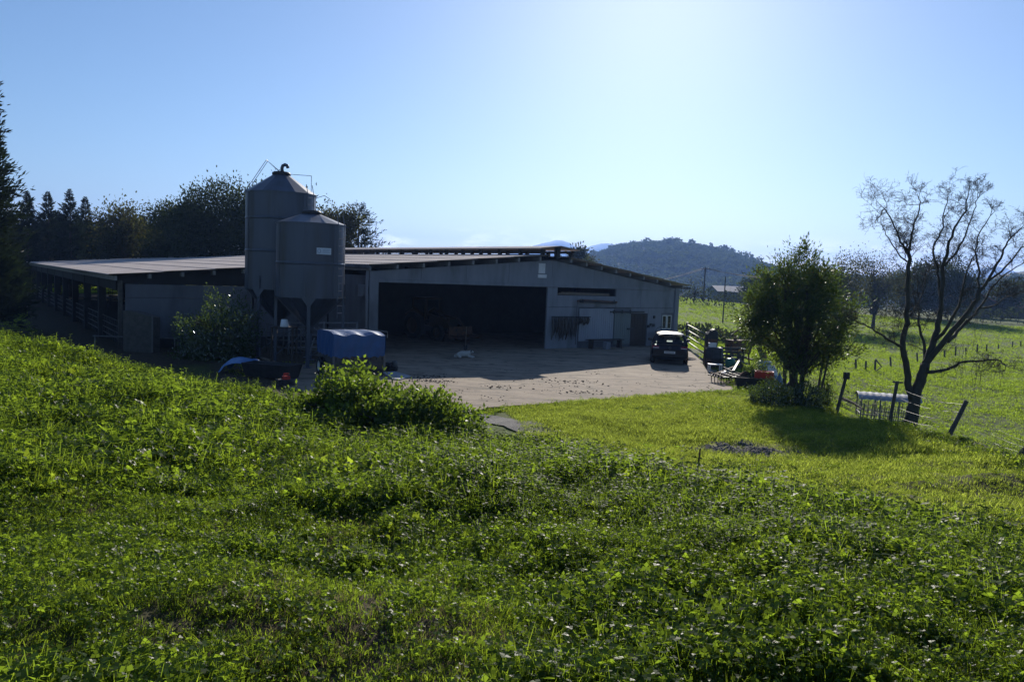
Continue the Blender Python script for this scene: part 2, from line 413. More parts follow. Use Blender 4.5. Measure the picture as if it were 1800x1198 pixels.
def axis(mid0, mid1, step, far0, far1, grow=1.16):
    a = list(np.arange(mid0, mid1 + 1e-6, step)); s = step; v = a[-1]
    while v < far1: s *= grow; v += s; a.append(min(v, far1))
    s = step; v = a[0]; pre = []
    while v > far0: s *= grow; v -= s; pre.append(max(v, far0))
    return np.array(pre[::-1] + a)
gx = axis(-24, 22, .22, -5000, 5000); gy = axis(-1, 34, .22, -900, 5200)
GX, GY = np.meshgrid(gx, gy); GZ = h(GX, GY)
nx, ny = len(gx), len(gy)
idx = np.arange(nx * ny).reshape(ny, nx)
quads = np.stack([idx[:-1, :-1], idx[:-1, 1:], idx[1:, 1:], idx[1:, :-1]], -1).reshape(-1, 4)

def ground_mat():
    m, n, l, b = nmat('ground_cover')
    b.inputs['Roughness'].default_value = .95; b.inputs['Specular IOR Level'].default_value = .15
    tc = n.new('ShaderNodeTexCoord')
    def noi(scale, det=6): t = n.new('ShaderNodeTexNoise'); t.inputs['Scale'].default_value = scale; t.inputs['Detail'].default_value = det; l.new(tc.outputs['Object'], t.inputs[0]); return t.outputs[0]
    def mix(a, bb, f):
        x = n.new('ShaderNodeMix'); x.data_type = 'RGBA'
        for s_, q in (('A', a), ('B', bb)):
            if isinstance(q, tuple): x.inputs[s_].default_value = col4(q)
            else: l.new(q, x.inputs[s_])
        l.new(f, x.inputs['Factor']); return x.outputs['Result']
    def rng_(s_, a, bb): r = n.new('ShaderNodeMapRange'); r.inputs[1].default_value = a; r.inputs[2].default_value = bb; l.new(s_, r.inputs[0]); return r.outputs[0]
    at_ = n.new('ShaderNodeAttribute'); at_.attribute_name = 'zone'
    sp = n.new('ShaderNodeSeparateColor'); l.new(at_.outputs['Color'], sp.inputs[0])
    g1 = mix((.055, .085, .012), (.09, .125, .02), rng_(noi(.35), .35, .65))
    g2 = mix(g1, (.085, .10, .026), rng_(noi(2.2), .45, .7))
    s1 = mix((.07, .052, .036), (.04, .03, .022), rng_(noi(5), .35, .65))
    c = mix(g2, s1, sp.outputs[0])
    c = mix(c, (.26, .235, .20), sp.outputs[1])
    c = mix(c, mix((.14, .155, .024), (.175, .175, .03), rng_(noi(1.3), .4, .6)), sp.outputs[2])
    l.new(c, b.inputs['Base Color'])
    bm = n.new('ShaderNodeBump'); bm.inputs['Strength'].default_value = .8; bm.inputs['Distance'].default_value = .05
    l.new(noi(9, 8), bm.inputs['Height']); l.new(bm.outputs[0], b.inputs['Normal'])
    return m
M['ground'] = ground_mat()
gme = np_mesh('ground', np.stack([GX, GY, GZ], -1).reshape(-1, 3), quads, M['ground'])
gme.shade_smooth()

# --- zones of cover: worn soil, bare plot, mown lawn
def seg_dist(x, y, pts):
    d = np.full(np.shape(x), 1e9)
    for (x0, y0), (x1, y1) in zip(pts[:-1], pts[1:]):
        t = np.clip(((x - x0) * (x1 - x0) + (y - y0) * (y1 - y0)) / ((x1 - x0) ** 2 + (y1 - y0) ** 2), 0, 1)
        d = np.minimum(d, np.hypot(x - x0 - t * (x1 - x0), y - y0 - t * (y1 - y0)))
    return d
worn_line = [tuple(gnd(*p)[:2]) for p in [(60, 850), (330, 880), (520, 960), (640, 1070), (720, 1195)]]
lawn_poly_mid = gnd(1150, 740)[:2]
def worn(x, y):
    return np.clip(1.15 - seg_dist(x, y, worn_line) / .75, 0, 1) * sstep(.28, .6, fbm(x * 1.1 + 3, y * 1.1, 4))
fence_pts = [tuple(at(1300, 692, 28.6)[:2]), tuple(at(1375, 698, 27.5)[:2]), tuple(at(1450, 706, 26.0)[:2]), tuple(at(1530, 722, 24)[:2]), tuple(at(1600, 738, 21.6)[:2]), tuple(at(1700, 762, 18.7)[:2]), tuple(at(1800, 806, 16.5)[:2]), tuple(at(1900, 832, 13.7)[:2]), tuple(at(2050, 900, 11)[:2])]
def fence_x(y):
    f = sorted(fence_pts, key=lambda p: p[1]); return np.interp(y, [p[1] for p in f], [p[0] for p in f])
def lawn(x, y):
    ins = sstep(0, .6, h(x, y) * -1 + .95) * sstep(14.0, 16.5, y + .1 * np.abs(x - 3)) * sstep(.2, 1.2, fence_x(y) - x) * sstep(-.6, .6, x - (1.2 - (y - 20) * .35)) * sstep(-.3, .1, yedge(x) - y)
    return ins
_br = sorted([tuple(gnd(*p)[:2]) for p in [(940, 790), (1000, 806), (1100, 834), (1222, 860), (1400, 884), (1600, 915), (1800, 960), (2000, 1010)]])
def brow_y(x): return np.interp(x, [p[0] for p in _br], [p[1] for p in _br])
def short_turf(x, y): return sstep(-.5, .5, y - brow_y(x) + .9 * (fbm(x * .9, y * .9, 2) - .5)) * (x > .3)
xx, yy = GX.ravel(), GY.ravel()
zone = np.zeros((len(xx), 4), np.float32); zone[:, 3] = 1
zone[:, 0] = np.clip(worn(xx, yy) + .75 * (np.hypot(xx, yy) < 18), 0, 1)
zone[:, 1] = flat_mask(xx, yy) * .75
near = (np.hypot(xx, yy) < 45)
zone[near, 2] = lawn(xx[near], yy[near]) * .9
zone[:, 1] *= (1 - zone[:, 2])
uu, vv = bl(xx, yy)
zone[:, 1] *= sstep(-13, -11, uu); zone[:, 0] = np.maximum(zone[:, 0], flat_mask(xx, yy) * (1 - sstep(-13, -11, uu)) * .95)
zone[:, 0] = np.maximum(zone[:, 0], sstep(0, 3, 6 - np.abs(uu + 24)) * (vv > -4) * (vv < 66) * .9)
ca = gme.color_attributes.new('zone', 'FLOAT_COLOR', 'POINT'); ca.data.foreach_set('color', zone.ravel())
ground = kind(link('ground', gme), 'structure')

# ------------------------------------------------------------------ yard slab, path
def yard_mat():
    m, n, l, b = nmat('yard_concrete')
    b.inputs['Roughness'].default_value = .9; b.inputs['Specular IOR Level'].default_value = .2
    tc = n.new('ShaderNodeTexCoord')
    def noi(scale, det=7, st=None):
        t = n.new('ShaderNodeTexNoise'); t.inputs['Scale'].default_value = scale; t.inputs['Detail'].default_value = det; t.inputs['Roughness'].default_value = .65
        if st:
            mp = n.new('ShaderNodeMapping'); mp.inputs['Scale'].default_value = st; mp.inputs['Rotation'].default_value = (0, 0, -.2); l.new(tc.outputs['Object'], mp.inputs[0]); l.new(mp.outputs[0], t.inputs[0])
        else: l.new(tc.outputs['Object'], t.inputs[0])
        return t.outputs[0]
    def ramp(s_, a, bb): r = n.new('ShaderNodeMapRange'); r.inputs[1].default_value = a; r.inputs[2].default_value = bb; l.new(s_, r.inputs[0]); return r.outputs[0]
    def mix(a, bb, f):
        x = n.new('ShaderNodeMix'); x.data_type = 'RGBA'
        for s_, q in (('A', a), ('B', bb)):
            if isinstance(q, tuple): x.inputs[s_].default_value = col4(q)
            else: l.new(q, x.inputs[s_])
        l.new(f, x.inputs['Factor']); return x.outputs['Result']
    c = mix((.36, .285, .21), (.265, .205, .15), ramp(noi(.5), .35, .65))
    c = mix(c, (.15, .125, .095), ramp(noi(.9, 8, (.45, 2.2, 1)), .48, .66))
    c = mix(c, (.09, .07, .05), ramp(noi(1.5, 9), .53, .70))
    l.new(c, b.inputs['Base Color'])
    bm = n.new('ShaderNodeBump'); bm.inputs['Strength'].default_value = .6; bm.inputs['Distance'].default_value = .03
    l.new(noi(12, 6), bm.inputs['Height']); l.new(bm.outputs[0], b.inputs['Normal'])
    return m
M['yard'] = yard_mat()
ypix = [(835, 722), (862, 716), (960, 709), (1060, 702), (1160, 695), (1250, 691), (1312, 690), (1300, 678), (1285, 668), (1268, 655), (1245, 640), (1228, 622)]
ypts = [on_z(*p)[:2] for p in ypix]
ypts += [bw(11.2, 3)[:2], bw(10.2, 3)[:2], bw(10.2, 10)[:2], bw(-10.4, 10)[:2], bw(-10.4, 3)[:2], bw(-11.5, -1)[:2], (-9.5, 30), (-7.5, 26), (-4.2, 22.2), (-2.4, 21.6)]
rag = []
for i in range(len(ypts)):
    p, q = np.array(ypts[i]), np.array(ypts[(i + 1) % len(ypts)]); k = max(1, int(np.linalg.norm(q - p) / .25))
    for j in range(k):
        r = p + (q - p) * j / k; amp = .22 if i < 11 else .05
        nn = np.array([-(q - p)[1], (q - p)[0]]) / (np.linalg.norm(q - p) + 1e-9)
        rag.append(r + nn * (fbm(r[0] * 1.7, r[1] * 1.7, 3) - .5) * 2 * amp)
mb = MB(); mb.add([(p[0], p[1], 0.0) for p in rag], [tuple(range(len(rag)))])
yard = kind(mb.build('yard', M['yard']), 'structure')
# gravel strip between bank and lawn
M['gravel'] = surf('gravel', (.25, .23, .21), (.10, .095, .09), 22, .95, bump=1.0, bscale=60)
pl = [(836, 722), (880, 732), (925, 747), (965, 761), (1010, 777), (1060, 797)]
mb = MB(); L_ = []; R_ = []
pc = [on_z(x, y, .06)[:2] for x, y in pl]
fine = []
for i in range(len(pc) - 1):
    for j in range(8): fine.append(pc[i] + (pc[i + 1] - pc[i]) * j / 8)
for i, p in enumerate(fine):
    d = fine[min(i + 1, len(fine) - 1)] - fine[max(i - 1, 0)]; d = d / np.linalg.norm(d); nn = np.array([-d[1], d[0]])
    w = .42 + .25 * (fbm(p[0] * 1.3, p[1] * 1.3) - .5)
    for s_ in (-1.8, -.6, .3, 1):
        q = p + nn * w * s_; mb.v.append((q[0], q[1], h1(q[0], q[1]) + .03))
for i in range(len(fine) - 1):
    for k in range(3): mb.f.append((i * 4 + k, i * 4 + k + 1, i * 4 + 5 + k, i * 4 + 4 + k))
kind(mb.build('gravel_path', M['gravel'], smooth=True), 'structure')

# ------------------------------------------------------------------ hill, mountains
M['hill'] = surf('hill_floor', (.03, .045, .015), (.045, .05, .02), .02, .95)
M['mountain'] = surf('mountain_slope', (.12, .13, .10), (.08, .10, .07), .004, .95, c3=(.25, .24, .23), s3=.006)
def ridge(name, prof, D, depth, base_z, mat, nj=24, rough=0.0, seed=0, pad=900):
    """ridge whose crest follows a profile seen at distance D, sloping down before and behind"""
    C = [at(px, py, D) for px, py in prof]; xs = np.array([c[0] for c in C]); zs = np.array([c[2] for c in C])
    X = np.linspace(xs[0] - pad, xs[-1] + pad, 160); zc = np.interp(X, xs, zs)
    zc = np.where(X < xs[0], base_z + (zs[0] - base_z) * np.clip(1 - (xs[0] - X) / pad, 0, 1), zc); zc = np.where(X > xs[-1], base_z + (zs[-1] - base_z) * np.clip(1 - (X - xs[-1]) / pad, 0, 1), zc)
    T = np.linspace(-1, 1, nj * 2 + 1); vs = []
    for t in T:
        prof_ = np.cos(abs(t) * PI / 2) ** 1.15
        Y = D + t * depth + (vnoise(X / 220. + seed, X * 0 + t * 3) - .5) * depth * .3 * (1 - abs(t))
        Z = base_z + (zc - base_z) * prof_ + rough * (fbm(X / 90. + seed, Y / 90., 4) - .5) * prof_ * (abs(t) > .01)
        vs.append(np.stack([X, Y, Z], -1))
    vs = np.array(vs); a, b_ = vs.shape[:2]; I = np.arange(a * b_).reshape(a, b_)
    q = np.stack([I[:-1, :-1], I[:-1, 1:], I[1:, 1:], I[1:, :-1]], -1).reshape(-1, 4)
    me = np_mesh(name, vs.reshape(-1, 3), q, mat); me.shade_smooth()
    return kind(link(name, me), 'structure'), vs
hillprof = [(760, 496), (880, 482), (960, 470), (1010, 462), (1050, 453), (1090, 439), (1130, 433), (1180, 432), (1230, 438), (1262, 446), (1290, 458), (1320, 474), (1345, 480), (1400, 492), (1480, 497), (1560, 500), (1650, 505)]
hill, hillv = ridge('hill', hillprof, 900, 300, -12, M['hill'], rough=10, seed=2, pad=500)
farprof = [(1500, 496), (1600, 500), (1690, 505), (1740, 500), (1790, 488), (1850, 470), (1950, 462)]
hill2, hill2v = ridge('hill', farprof, 700, 200, -10, M['hill'], rough=8, seed=7, pad=400)
mprof = [(560, 478), (700, 470), (820, 462), (900, 446), (935, 434), (958, 427), (975, 423), (990, 422), (1002, 428), (1014, 436), (1024, 439), (1036, 433), (1056, 428), (1072, 427), (1090, 434), (1120, 442), (1170, 455), (1300, 480), (1500, 490), (1640, 492), (1700, 482), (1735, 470), (1760, 476), (1800, 484), (1900, 500)]
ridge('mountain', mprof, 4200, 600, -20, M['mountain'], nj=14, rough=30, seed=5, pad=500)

# ================================================================== BARN
UL, UR, URD, ZR, SL, ZER, ZL, UW, VW, BLEN, ZLAN = -10.66, 10.32, .25, 5.20, .0886, 3.81, 3.42, -20.54, 5.05, 61.0, 5.66
SRR = (ZR - ZER) / (UR - URD)
def zroof(u): return ZR - SL * (URD - u) if u < URD else ZR - SRR * (u - URD)
barn = thing('barn', 'long low concrete cattle barn with open bay and grey corrugated roof', 'barn', BO, BANG)
def B(mb, name, mat, par=None, **k): return mb.build(name, M[mat], par or barn, **k)

# --- corrugated roof courses, one sheet bay per object, shared meshes
def sheet_mesh(length, slope_len, slope):
    pitch, amp = .177, .026; n = int(round(length / pitch)) * 5; vs = []
    for j, e in enumerate((0.0, 1.0)):
        for i in range(n + 1):
            vv_ = length * i / n
            vs.append((e * slope_len, vv_, slope * e * slope_len + amp * math.cos(2 * PI * i / 5) + (.03 if e == 0 else -.004)))
    a = n + 1
    fs = [(i, i + 1, a + i + 1, a + i) for i in range(n)]
    m_ = MB(); m_.add(vs, fs)
    for i in range(n): pass
    # lower lip thickness at the down-slope end
    m_.add([(0, vs[i][1], vs[i][2] - .012) for i in range(n + 1)] + [vs[i] for i in range(n + 1)], [(i, i + 1, a + i + 1, a + i) for i in range(n)])
    me = m_.mesh('roof_sheet', M['fibre_roof'], True); return me
v_front = -.55
Lb = [VW - .45 - v_front] + [(BLEN - (VW - .45)) / 10] * 10
v0s = [v_front]
for q in Lb[:-1]: v0s.append(v0s[-1] + q)
u_eave, u_top = UW - .55, URD - .75
ncl = 9; cl = (u_top - u_eave) / ncl
notch_k = int(math.ceil((UL - .35 - u_eave) / cl))
me_l0, me_l1 = sheet_mesh(Lb[0], cl + .12, SL), sheet_mesh(Lb[1], cl + .12, SL)
for k in range(ncl):
    for j, v0 in enumerate(v0s):
        u0 = u_eave + k * cl
        if j == 0 and k < notch_k - 1: continue
        if j == 0 and k == notch_k - 1:
            w_ = u0 + cl - (UL - .3)
            o = link('roof_sheet', sheet_mesh(Lb[0], w_ + .12, SL), barn); o.location = (UL - .3, v0, zroof(UL - .3)); continue
        o = link('roof_sheet', me_l0 if j == 0 else me_l1, barn); o.location = (u0, v0, zroof(u0))
ncr = 4; ur_e = UR + .55; cr_ = (ur_e - (URD + .75)) / ncr
me_r0, me_r1 = sheet_mesh(Lb[0], cr_ + .12, SRR), sheet_mesh(Lb[1], cr_ + .12, SRR)
for k in range(ncr):
    for j, v0 in enumerate(v0s):
        o = link('roof_sheet', me_r0 if j == 0 else me_r1, barn)
        u0 = ur_e - k * cr_; o.location = (u0, v0 + Lb[j], zroof(u0)); o.rotation_euler = (0, 0, PI)
# --- ridge ventilator on posts
lan_me = []
HW = 1.35
for s_ in (-1, 1):
    for j, v0 in enumerate(v0s):
        if not lan_me or len(lan_me) < 2: lan_me.append(sheet_mesh(Lb[len(lan_me)], HW + .02, (ZLAN - 5.46) / HW))
    for j, v0 in enumerate(v0s):
        o = link('ventilator_sheet', lan_me[0 if j == 0 else 1], barn)
        if s_ < 0: o.location = (URD - HW, v0 - (.15 if j == 0 else .15), 5.46)
        else: o.location = (URD + HW, v0 - .15 + Lb[j], 5.46); o.rotation_euler = (0, 0, PI)
for s_ in (-1, 1):
    B(MB().span((URD + s_ * 1.0 - .06, v_front, 5.30), (URD + s_ * 1.0 + .06, BLEN, 5.43)), 'ventilator_beam', 'timber_dark')
    ub = URD + s_ * .78
    B(MB().span((ub - .05, v_front, zroof(ub) - .12), (ub + .05, BLEN, zroof(ub) + .05)), 'ridge_kerb', 'dark_concrete')
pm = MB().span((-.09, -.09, 0), (.09, .09, .36)).mesh('ventilator_post', M['dark_concrete'])
v = v_front + .2; i = 0
while v < BLEN:
    for s_ in (-1, 1):
        o = link('ventilator_post', pm, barn); o.location = (URD + s_ * .98, v, zroof(URD + s_ * .98) - .02)
    v += 2.05
B(MB().span((URD - .12, v_front + .05, 5.0), (URD + .12, v_front + .3, 5.60)), 'ventilator_post', 'dark_concrete')
# --- purlins: long beams whose ends stand out under the rakes
def purlin(u, v0, v1):
    z = zroof(u) - .06
    B(MB().span((u - .06, v0, z - .20), (u + .06, v1, z)), 'purlin', 'purlin')
u = URD - 1.15
while u > UW - .3:
    purlin(u, v_front + .14 if u > UL - .2 else VW - .32, BLEN - .2); u -= 1.42
u = URD + 1.0
while u < UR + .35:
    purlin(u, v_front + .14, BLEN - .2); u += 1.13
# --- columns and frame
def box_part(name, a, b_, mat, bevel=.02): return B(MB().span(a, b_), name, mat, bevel=bevel)
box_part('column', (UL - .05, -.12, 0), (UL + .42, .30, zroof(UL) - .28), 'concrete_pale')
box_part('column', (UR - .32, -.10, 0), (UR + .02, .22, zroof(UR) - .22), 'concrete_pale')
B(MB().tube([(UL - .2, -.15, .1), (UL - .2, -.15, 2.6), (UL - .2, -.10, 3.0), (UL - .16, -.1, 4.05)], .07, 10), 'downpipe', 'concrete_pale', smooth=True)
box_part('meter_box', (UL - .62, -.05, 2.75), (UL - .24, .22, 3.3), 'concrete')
B(MB().tube([(UL - .28, v_front, zroof(UL) - .12), (UL - .28, VW - .5, zroof(UL) - .08)], .075, 8), 'gutter', 'concrete', smooth=True)
B(MB().tube([(UR + .6, v_front + .1, ZER - .22), (UR + .6, 20, ZER - .2), (UR + .6, BLEN, ZER - .18)], .08, 8), 'gutter', 'concrete', smooth=True)
B(MB().tube([(UR + .6, v_front + .2, ZER - .25), (UR + .3, v_front + .35, ZER - .55), (UR + .12, -.02, ZER - .7)], .05, 8), 'gutter_outlet', 'white_paint', smooth=True)
# --- gable beam panels under the roof (each panel its own piece)
edges = [UL + .42, -7.9, -5.3, -2.65, URD, 3.3, 6.7, UR - .32]
for a, b_ in zip(edges[:-1], edges[1:]):
    mb = MB(); za, zb = zroof(a) - .30, zroof(b_) - .30
    g_ = .008
    mb.prism([(a + g_, 0, ZL + .16), (b_ - g_, 0, ZL + .16), (b_ - g_, 0, zb), (a + g_, 0, za)], (0, .16, 0))
    B(mb, 'gable_panel', 'concrete_pale')
box_part('lintel_beam', (UL + .42, -.05, ZL), (UR - .32, .20, ZL + .158), 'concrete_pale')
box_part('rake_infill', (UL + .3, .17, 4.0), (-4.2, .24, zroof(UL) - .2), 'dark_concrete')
# --- closed right part of the front
slot_u0, slot_z0 = fac(980, 521); slot_u1, _ = fac(1083, 521); slot_z0 = 2.98
joint_z = 2.32
box_part('wall_panel', (.0, 0, joint_z + .01), (slot_u0, .14, ZL - .004), 'concrete_pale')
box_part('wall_panel', (slot_u0 + .006, .002, joint_z + .01), (slot_u1, .14, slot_z0), 'concrete_pale')
du_, _ = fac(1108, 590); de_, _ = fac(1136, 590)
wu0, _ = fac(1162, 565); wu1, _ = fac(1184, 565); wz0, wz1 = .88, 2.02
eds = [slot_u1 + .006, 7.1, UR - .33]
for a, b_ in zip(eds[:-1], eds[1:]): box_part('wall_panel', (a + .005, 0, joint_z + .01), (b_ - .005, .14, ZL - .004), 'concrete_pale')
s0, _ = fac(1015, 590); s1, _ = fac(1077, 590)
box_part('wall_panel', (0, 0, 0), (s0 - .005, .14, joint_z), 'concrete_pale')
box_part('wall_panel', (s0 + .005, .06, 0), (s1 - .005, .14, joint_z), 'concrete')
box_part('wall_panel', (s1 + .005, .06, 0), (du_ - .05, .14, joint_z), 'concrete')
box_part('wall_panel', (du_ - .045, 0, 1.98), (de_ + .045, .14, joint_z), 'concrete_pale')
box_part('wall_panel', (de_ + .05, 0, 0), (wu0 - .005, .14, joint_z), 'concrete_pale')
box_part('wall_panel', (wu0, 0, 0), (wu1, .14, wz0), 'concrete_pale')
box_part('wall_panel', (wu0, .001, wz1), (wu1, .14, joint_z), 'concrete_pale')
box_part('wall_panel', (wu1 + .005, 0, 0), (UR - .33, .14, joint_z), 'concrete_pale')
def ribbed(a, b_, z0, z1, yv, mat, name):
    mb = MB(); n = int((b_ - a) / .16); w_ = (b_ - a) / n
    mb.span((a, yv, z0), (b_, yv + .02, z1))
    for i in range(n): mb.span((a + i * w_ + .03, yv - .025, z0 + .002), (a + i * w_ + w_ - .05, yv - .0005, z1 - .002))
    return B(mb, name, mat)
ribbed(s0 + .05, s1 - .02, .38, joint_z - .06, -.02, 'white_sheet', 'sliding_door')
gd = ribbed(s1 + .04, du_ - .08, .16, 2.0, -.03, 'green_sheet', 'sliding_door')
B(MB().span((s1 - .35, -.10, 2.04), (de_ - .35, -.05, 2.12)), 'door_rail', 'steel_dark')
for q in (s1 - .1, s1 + .55, s1 + 1.2): B(MB().span((q, -.12, 1.98), (q + .08, -.07, 2.19)), 'rail_hanger', 'steel_dark')
dr = B(MB().span((du_, .05, 0.02), (de_, .10, 1.95)), 'door', 'timber_dark')
for i in range(5):
    w_ = (de_ - du_ - .1) / 5
    B(MB().span((du_ + .05 + i * w_ + .006, .035, .08), (du_ + .05 + (i + 1) * w_ - .006, .049, 1.9)), 'board', 'timber_dark', dr)
B(MB().span((du_ + .04, -.01, .95), (du_ + .1, .034, 1.1)), 'handle', 'steel_dark', dr)
for a in ((du_ - .04, du_ - .003), (de_ + .003, de_ + .04)): B(MB().span((a[0], .03, 0), (a[1], .12, 1.975)), 'door_frame', 'concrete')
B(MB().span((du_ - .35, -.16, 1.02), (du_ + .12, -.04, 1.12)), 'door_lock_box', 'steel_dark')
# window, two white casements
wf = B(MB().span((wu0 + .006, .03, wz0), (wu0 + .13, .12, wz1)).span((wu1 - .13, .03, wz0), (wu1 - .006, .12, wz1)).span((wu0 + .131, .03, wz0), (wu1 - .131, .12, wz0 + .13)).span((wu0 + .131, .03, wz1 - .13), (wu1 - .131, .12, wz1)), 'window', 'concrete')
wm = (wu0 + wu1) / 2
for a, b_ in ((wu0 + .14, wm - .02), (wm + .02, wu1 - .14)):
    z0, z1, fr = wz0 + .135, wz1 - .135, .055
    B(MB().span((a, .05, z0), (a + fr, .09, z1)).span((b_ - fr, .05, z0), (b_, .09, z1)).span((a + fr, .05, z0), (b_ - fr, .09, z0 + fr)).span((a + fr, .05, z1 - fr), (b_ - fr, .09, z1)), 'casement', 'white_paint', wf)
    B(MB().span((a + fr, .066, z0 + fr), (b_ - fr, .074, z1 - fr)), 'pane', 'glass_dark', wf)
B(MB().span((wu0 - .05, -.06, wz0 - .07), (wu1 + .05, .03, wz0 - .004)), 'sill', 'concrete_pale', wf)
# fittings on the wall
lu, lz = fac(1149, 557)
wl_ = B(MB().span((lu - .06, -.10, lz - .09), (lu + .06, -.002, lz + .09)), 'wall_lamp', 'steel_dark', bevel=.02)
for px, py in ((1143, 570), (1148, 571), (1139, 573)):
    a, z = fac(px, py); B(MB().span((a - .07, -.09, z - .09), (a + .07, -.002, z + .07)), 'switch_box', 'steel_dark', bevel=.01)
pu0, pz0 = fac(946, 480); pu1, pz1 = fac(958, 463)
pl_ = B(MB().span((pu0, -.05, pz0), (pu1, -.003, pz1)), 'wall_plaque', 'white_plastic')
for i in range(4):
    w_ = (pu1 - pu0) / 4; B(MB().span((pu0 + i * w_ + .02, -.065, pz0 + .03), (pu0 + i * w_ + w_ - .02, -.051, pz1 - .03)), 'rib', 'white_plastic', pl_)
a, z = fac(945, 488); b_, z2 = fac(960, 482); B(MB().span((a, -.055, z), (b_, -.004, z2 - .02)), 'wall_plaque', 'white_plastic')
# timber stored in the high slot, bundle of pipes slung below it
for i in range(6):
    q = slot_u0 + .15 + i * .1; B(MB().bar((slot_u0 + .1 + .2 * i, .2 + .05 * i, slot_z0 + .06 + .05 * (i % 3)), (slot_u1 - .4 + .05 * i, .2 + .06 * i, slot_z0 + .05 + .06 * (i % 2)), .1, .06), 'stored_board', 'timber')
a, z = fac(1013, 529); b_, z2 = fac(1081, 533)
for i in range(4):
    B(MB().tube([(a + .1 * i, -.1 - .07 * (i % 2), z + .02 + .06 * (i // 2)), (b_ - .12 * ((i * 7) % 3), -.1 - .07 * (i % 2), z2 + .02 + .06 * (i // 2))], .045, 8), 'slung_pipe', ['rust', 'steel_dark', 'timber', 'rust'][i], smooth=True)
for q in (a + .3, b_ - .3): B(MB().bar((q, .0, z - .05), (q, -.26, z - .05), .05, .05).bar((q, -.25, z - .05), (q, -.25, z + .12), .04, .04), 'pipe_bracket', 'steel_dark')
B(MB().tube([fac_ for fac_ in [(a + .05, -.05, z), (a + .05, -.05, .2)]], .02, 6), 'conduit', 'concrete')
# --- inside: partition added behind the bay to make the opening dark, side walls, floor, back gable, posts
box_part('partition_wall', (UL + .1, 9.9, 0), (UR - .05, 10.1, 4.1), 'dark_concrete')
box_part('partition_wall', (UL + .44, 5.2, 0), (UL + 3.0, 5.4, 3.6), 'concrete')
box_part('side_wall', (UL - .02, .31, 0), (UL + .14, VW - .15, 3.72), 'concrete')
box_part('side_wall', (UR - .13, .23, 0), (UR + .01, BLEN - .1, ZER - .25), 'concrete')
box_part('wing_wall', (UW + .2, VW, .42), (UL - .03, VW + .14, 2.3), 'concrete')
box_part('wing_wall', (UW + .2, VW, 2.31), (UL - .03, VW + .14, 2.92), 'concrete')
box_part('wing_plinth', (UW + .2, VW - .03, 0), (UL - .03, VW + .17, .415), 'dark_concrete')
B(MB().prism([(UW - .1, VW + .02, 2.93), (UL - .03, VW + .02, 2.93), (UL - .03, VW + .02, zroof(UL) - .06), (UW - .1, VW + .02, zroof(UW) - .06)], (0, .15, 0)), 'wing_gap_infill', 'dark_concrete')  # dark infill, raised to the roof to shut out light in the open gap
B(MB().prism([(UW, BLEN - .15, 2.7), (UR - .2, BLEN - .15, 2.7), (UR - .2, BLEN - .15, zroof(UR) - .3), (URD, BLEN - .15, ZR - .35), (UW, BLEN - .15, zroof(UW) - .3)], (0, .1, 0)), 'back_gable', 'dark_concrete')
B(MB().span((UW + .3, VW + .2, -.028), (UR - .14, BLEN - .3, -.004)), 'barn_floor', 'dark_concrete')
vs_post = [VW + .1] + [VW + .1 + 5.55 * i for i in range(1, 11)]
for i, vp in enumerate(vs_post):
    w_ = .09 if i == 0 else .17
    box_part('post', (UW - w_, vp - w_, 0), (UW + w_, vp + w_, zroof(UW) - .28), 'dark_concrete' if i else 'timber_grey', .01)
for i, vp in enumerate(vs_post[1:]):
    for uq in (-10.4, -.2):
        if uq > -5 and vp < 10.3: continue
        box_part('post', (uq - .14, vp - .14, 0), (uq + .14, vp + .14, zroof(uq) - .28), 'dark_concrete', .01)
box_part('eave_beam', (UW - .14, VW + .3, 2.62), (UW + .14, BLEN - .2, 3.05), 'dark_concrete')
# feeding barriers between the side posts
for i in range(len(vs_post) - 1):
    v0, v1 = vs_post[i] + .22, vs_post[i + 1] - .22; mb = MB()
    for z in (.35, .62, .9, 1.18): mb.tube([(UW + .02, v0, z), (UW + .02, v1, z)], .028, 6)
    k = 8
    for j in range(k + 1):
        q = v0 + (v1 - v0) * j / k; mb.tube([(UW + .02, q, .1), (UW + .02, q + .12, 1.2)], .022, 6)
    B(mb, 'feed_barrier', 'steel_dark')
B(MB().tube([(UW - 1.2, VW - .5, .62), (UW + 2.2, VW - 1.0, .5)], .03, 6).tube([(UW - 1.1, VW - .5, 0), (UW - 1.1, VW - .5, .65)], .03, 6).tube([(UW + 2.1, VW - 1.0, 0), (UW + 2.1, VW - 1.0, .55)], .03, 6), 'low_rail', 'galv_bright')
# rails inside, seen against the light
for i in range(4):
    v0 = 34 + i * 6.6; mb = MB()
    for z in (.5, .85, 1.2, 1.55): mb.tube([(-16, v0, z), (-6, v0, z)], .03, 5)
    for q in np.arange(-16, -5.9, 1.1): mb.tube([(q, v0, 0), (q, v0, 1.6)], .03, 5)
    B(mb, 'stall_rail', 'steel_dark')

# ---- things at the front wall
rack = thing('rope_rack', 'dark ropes and sacking hung in a row on barn wall rail', 'rack', bw(*[fac(968, 556)[0], -.12]), BANG)
rl = fac(1036, 556)[0] - fac(968, 556)[0]; rz_ = fac(1000, 556)[1]
MB().tube([(0, 0, rz_), (rl, 0, rz_ - .02)], .025, 6).build('rail', M['steel_dark'], rack)
r5 = random.Random(5)
for i in range(26):
    x = rl * (i + r5.random() * .6) / 27; ln = (.9 + .5 * r5.random()) * (1 if x < rl * .62 else .35); w_ = .03 + .05 * r5.random()
    pts = [(x + r5.uniform(-.06, .06) * t, -.03 - .05 * math.sin(t * 3), rz_ - .02 - ln * t) for t in (0, .3, .65, 1)]
    MB().tube(pts, [w_ * .5, w_, w_ * .9, w_ * .3], 6).build('hanging_rope', M[r5.choice(['black', 'timber_dark', 'timber_dark', 'timber_grey'])], rack, smooth=True)
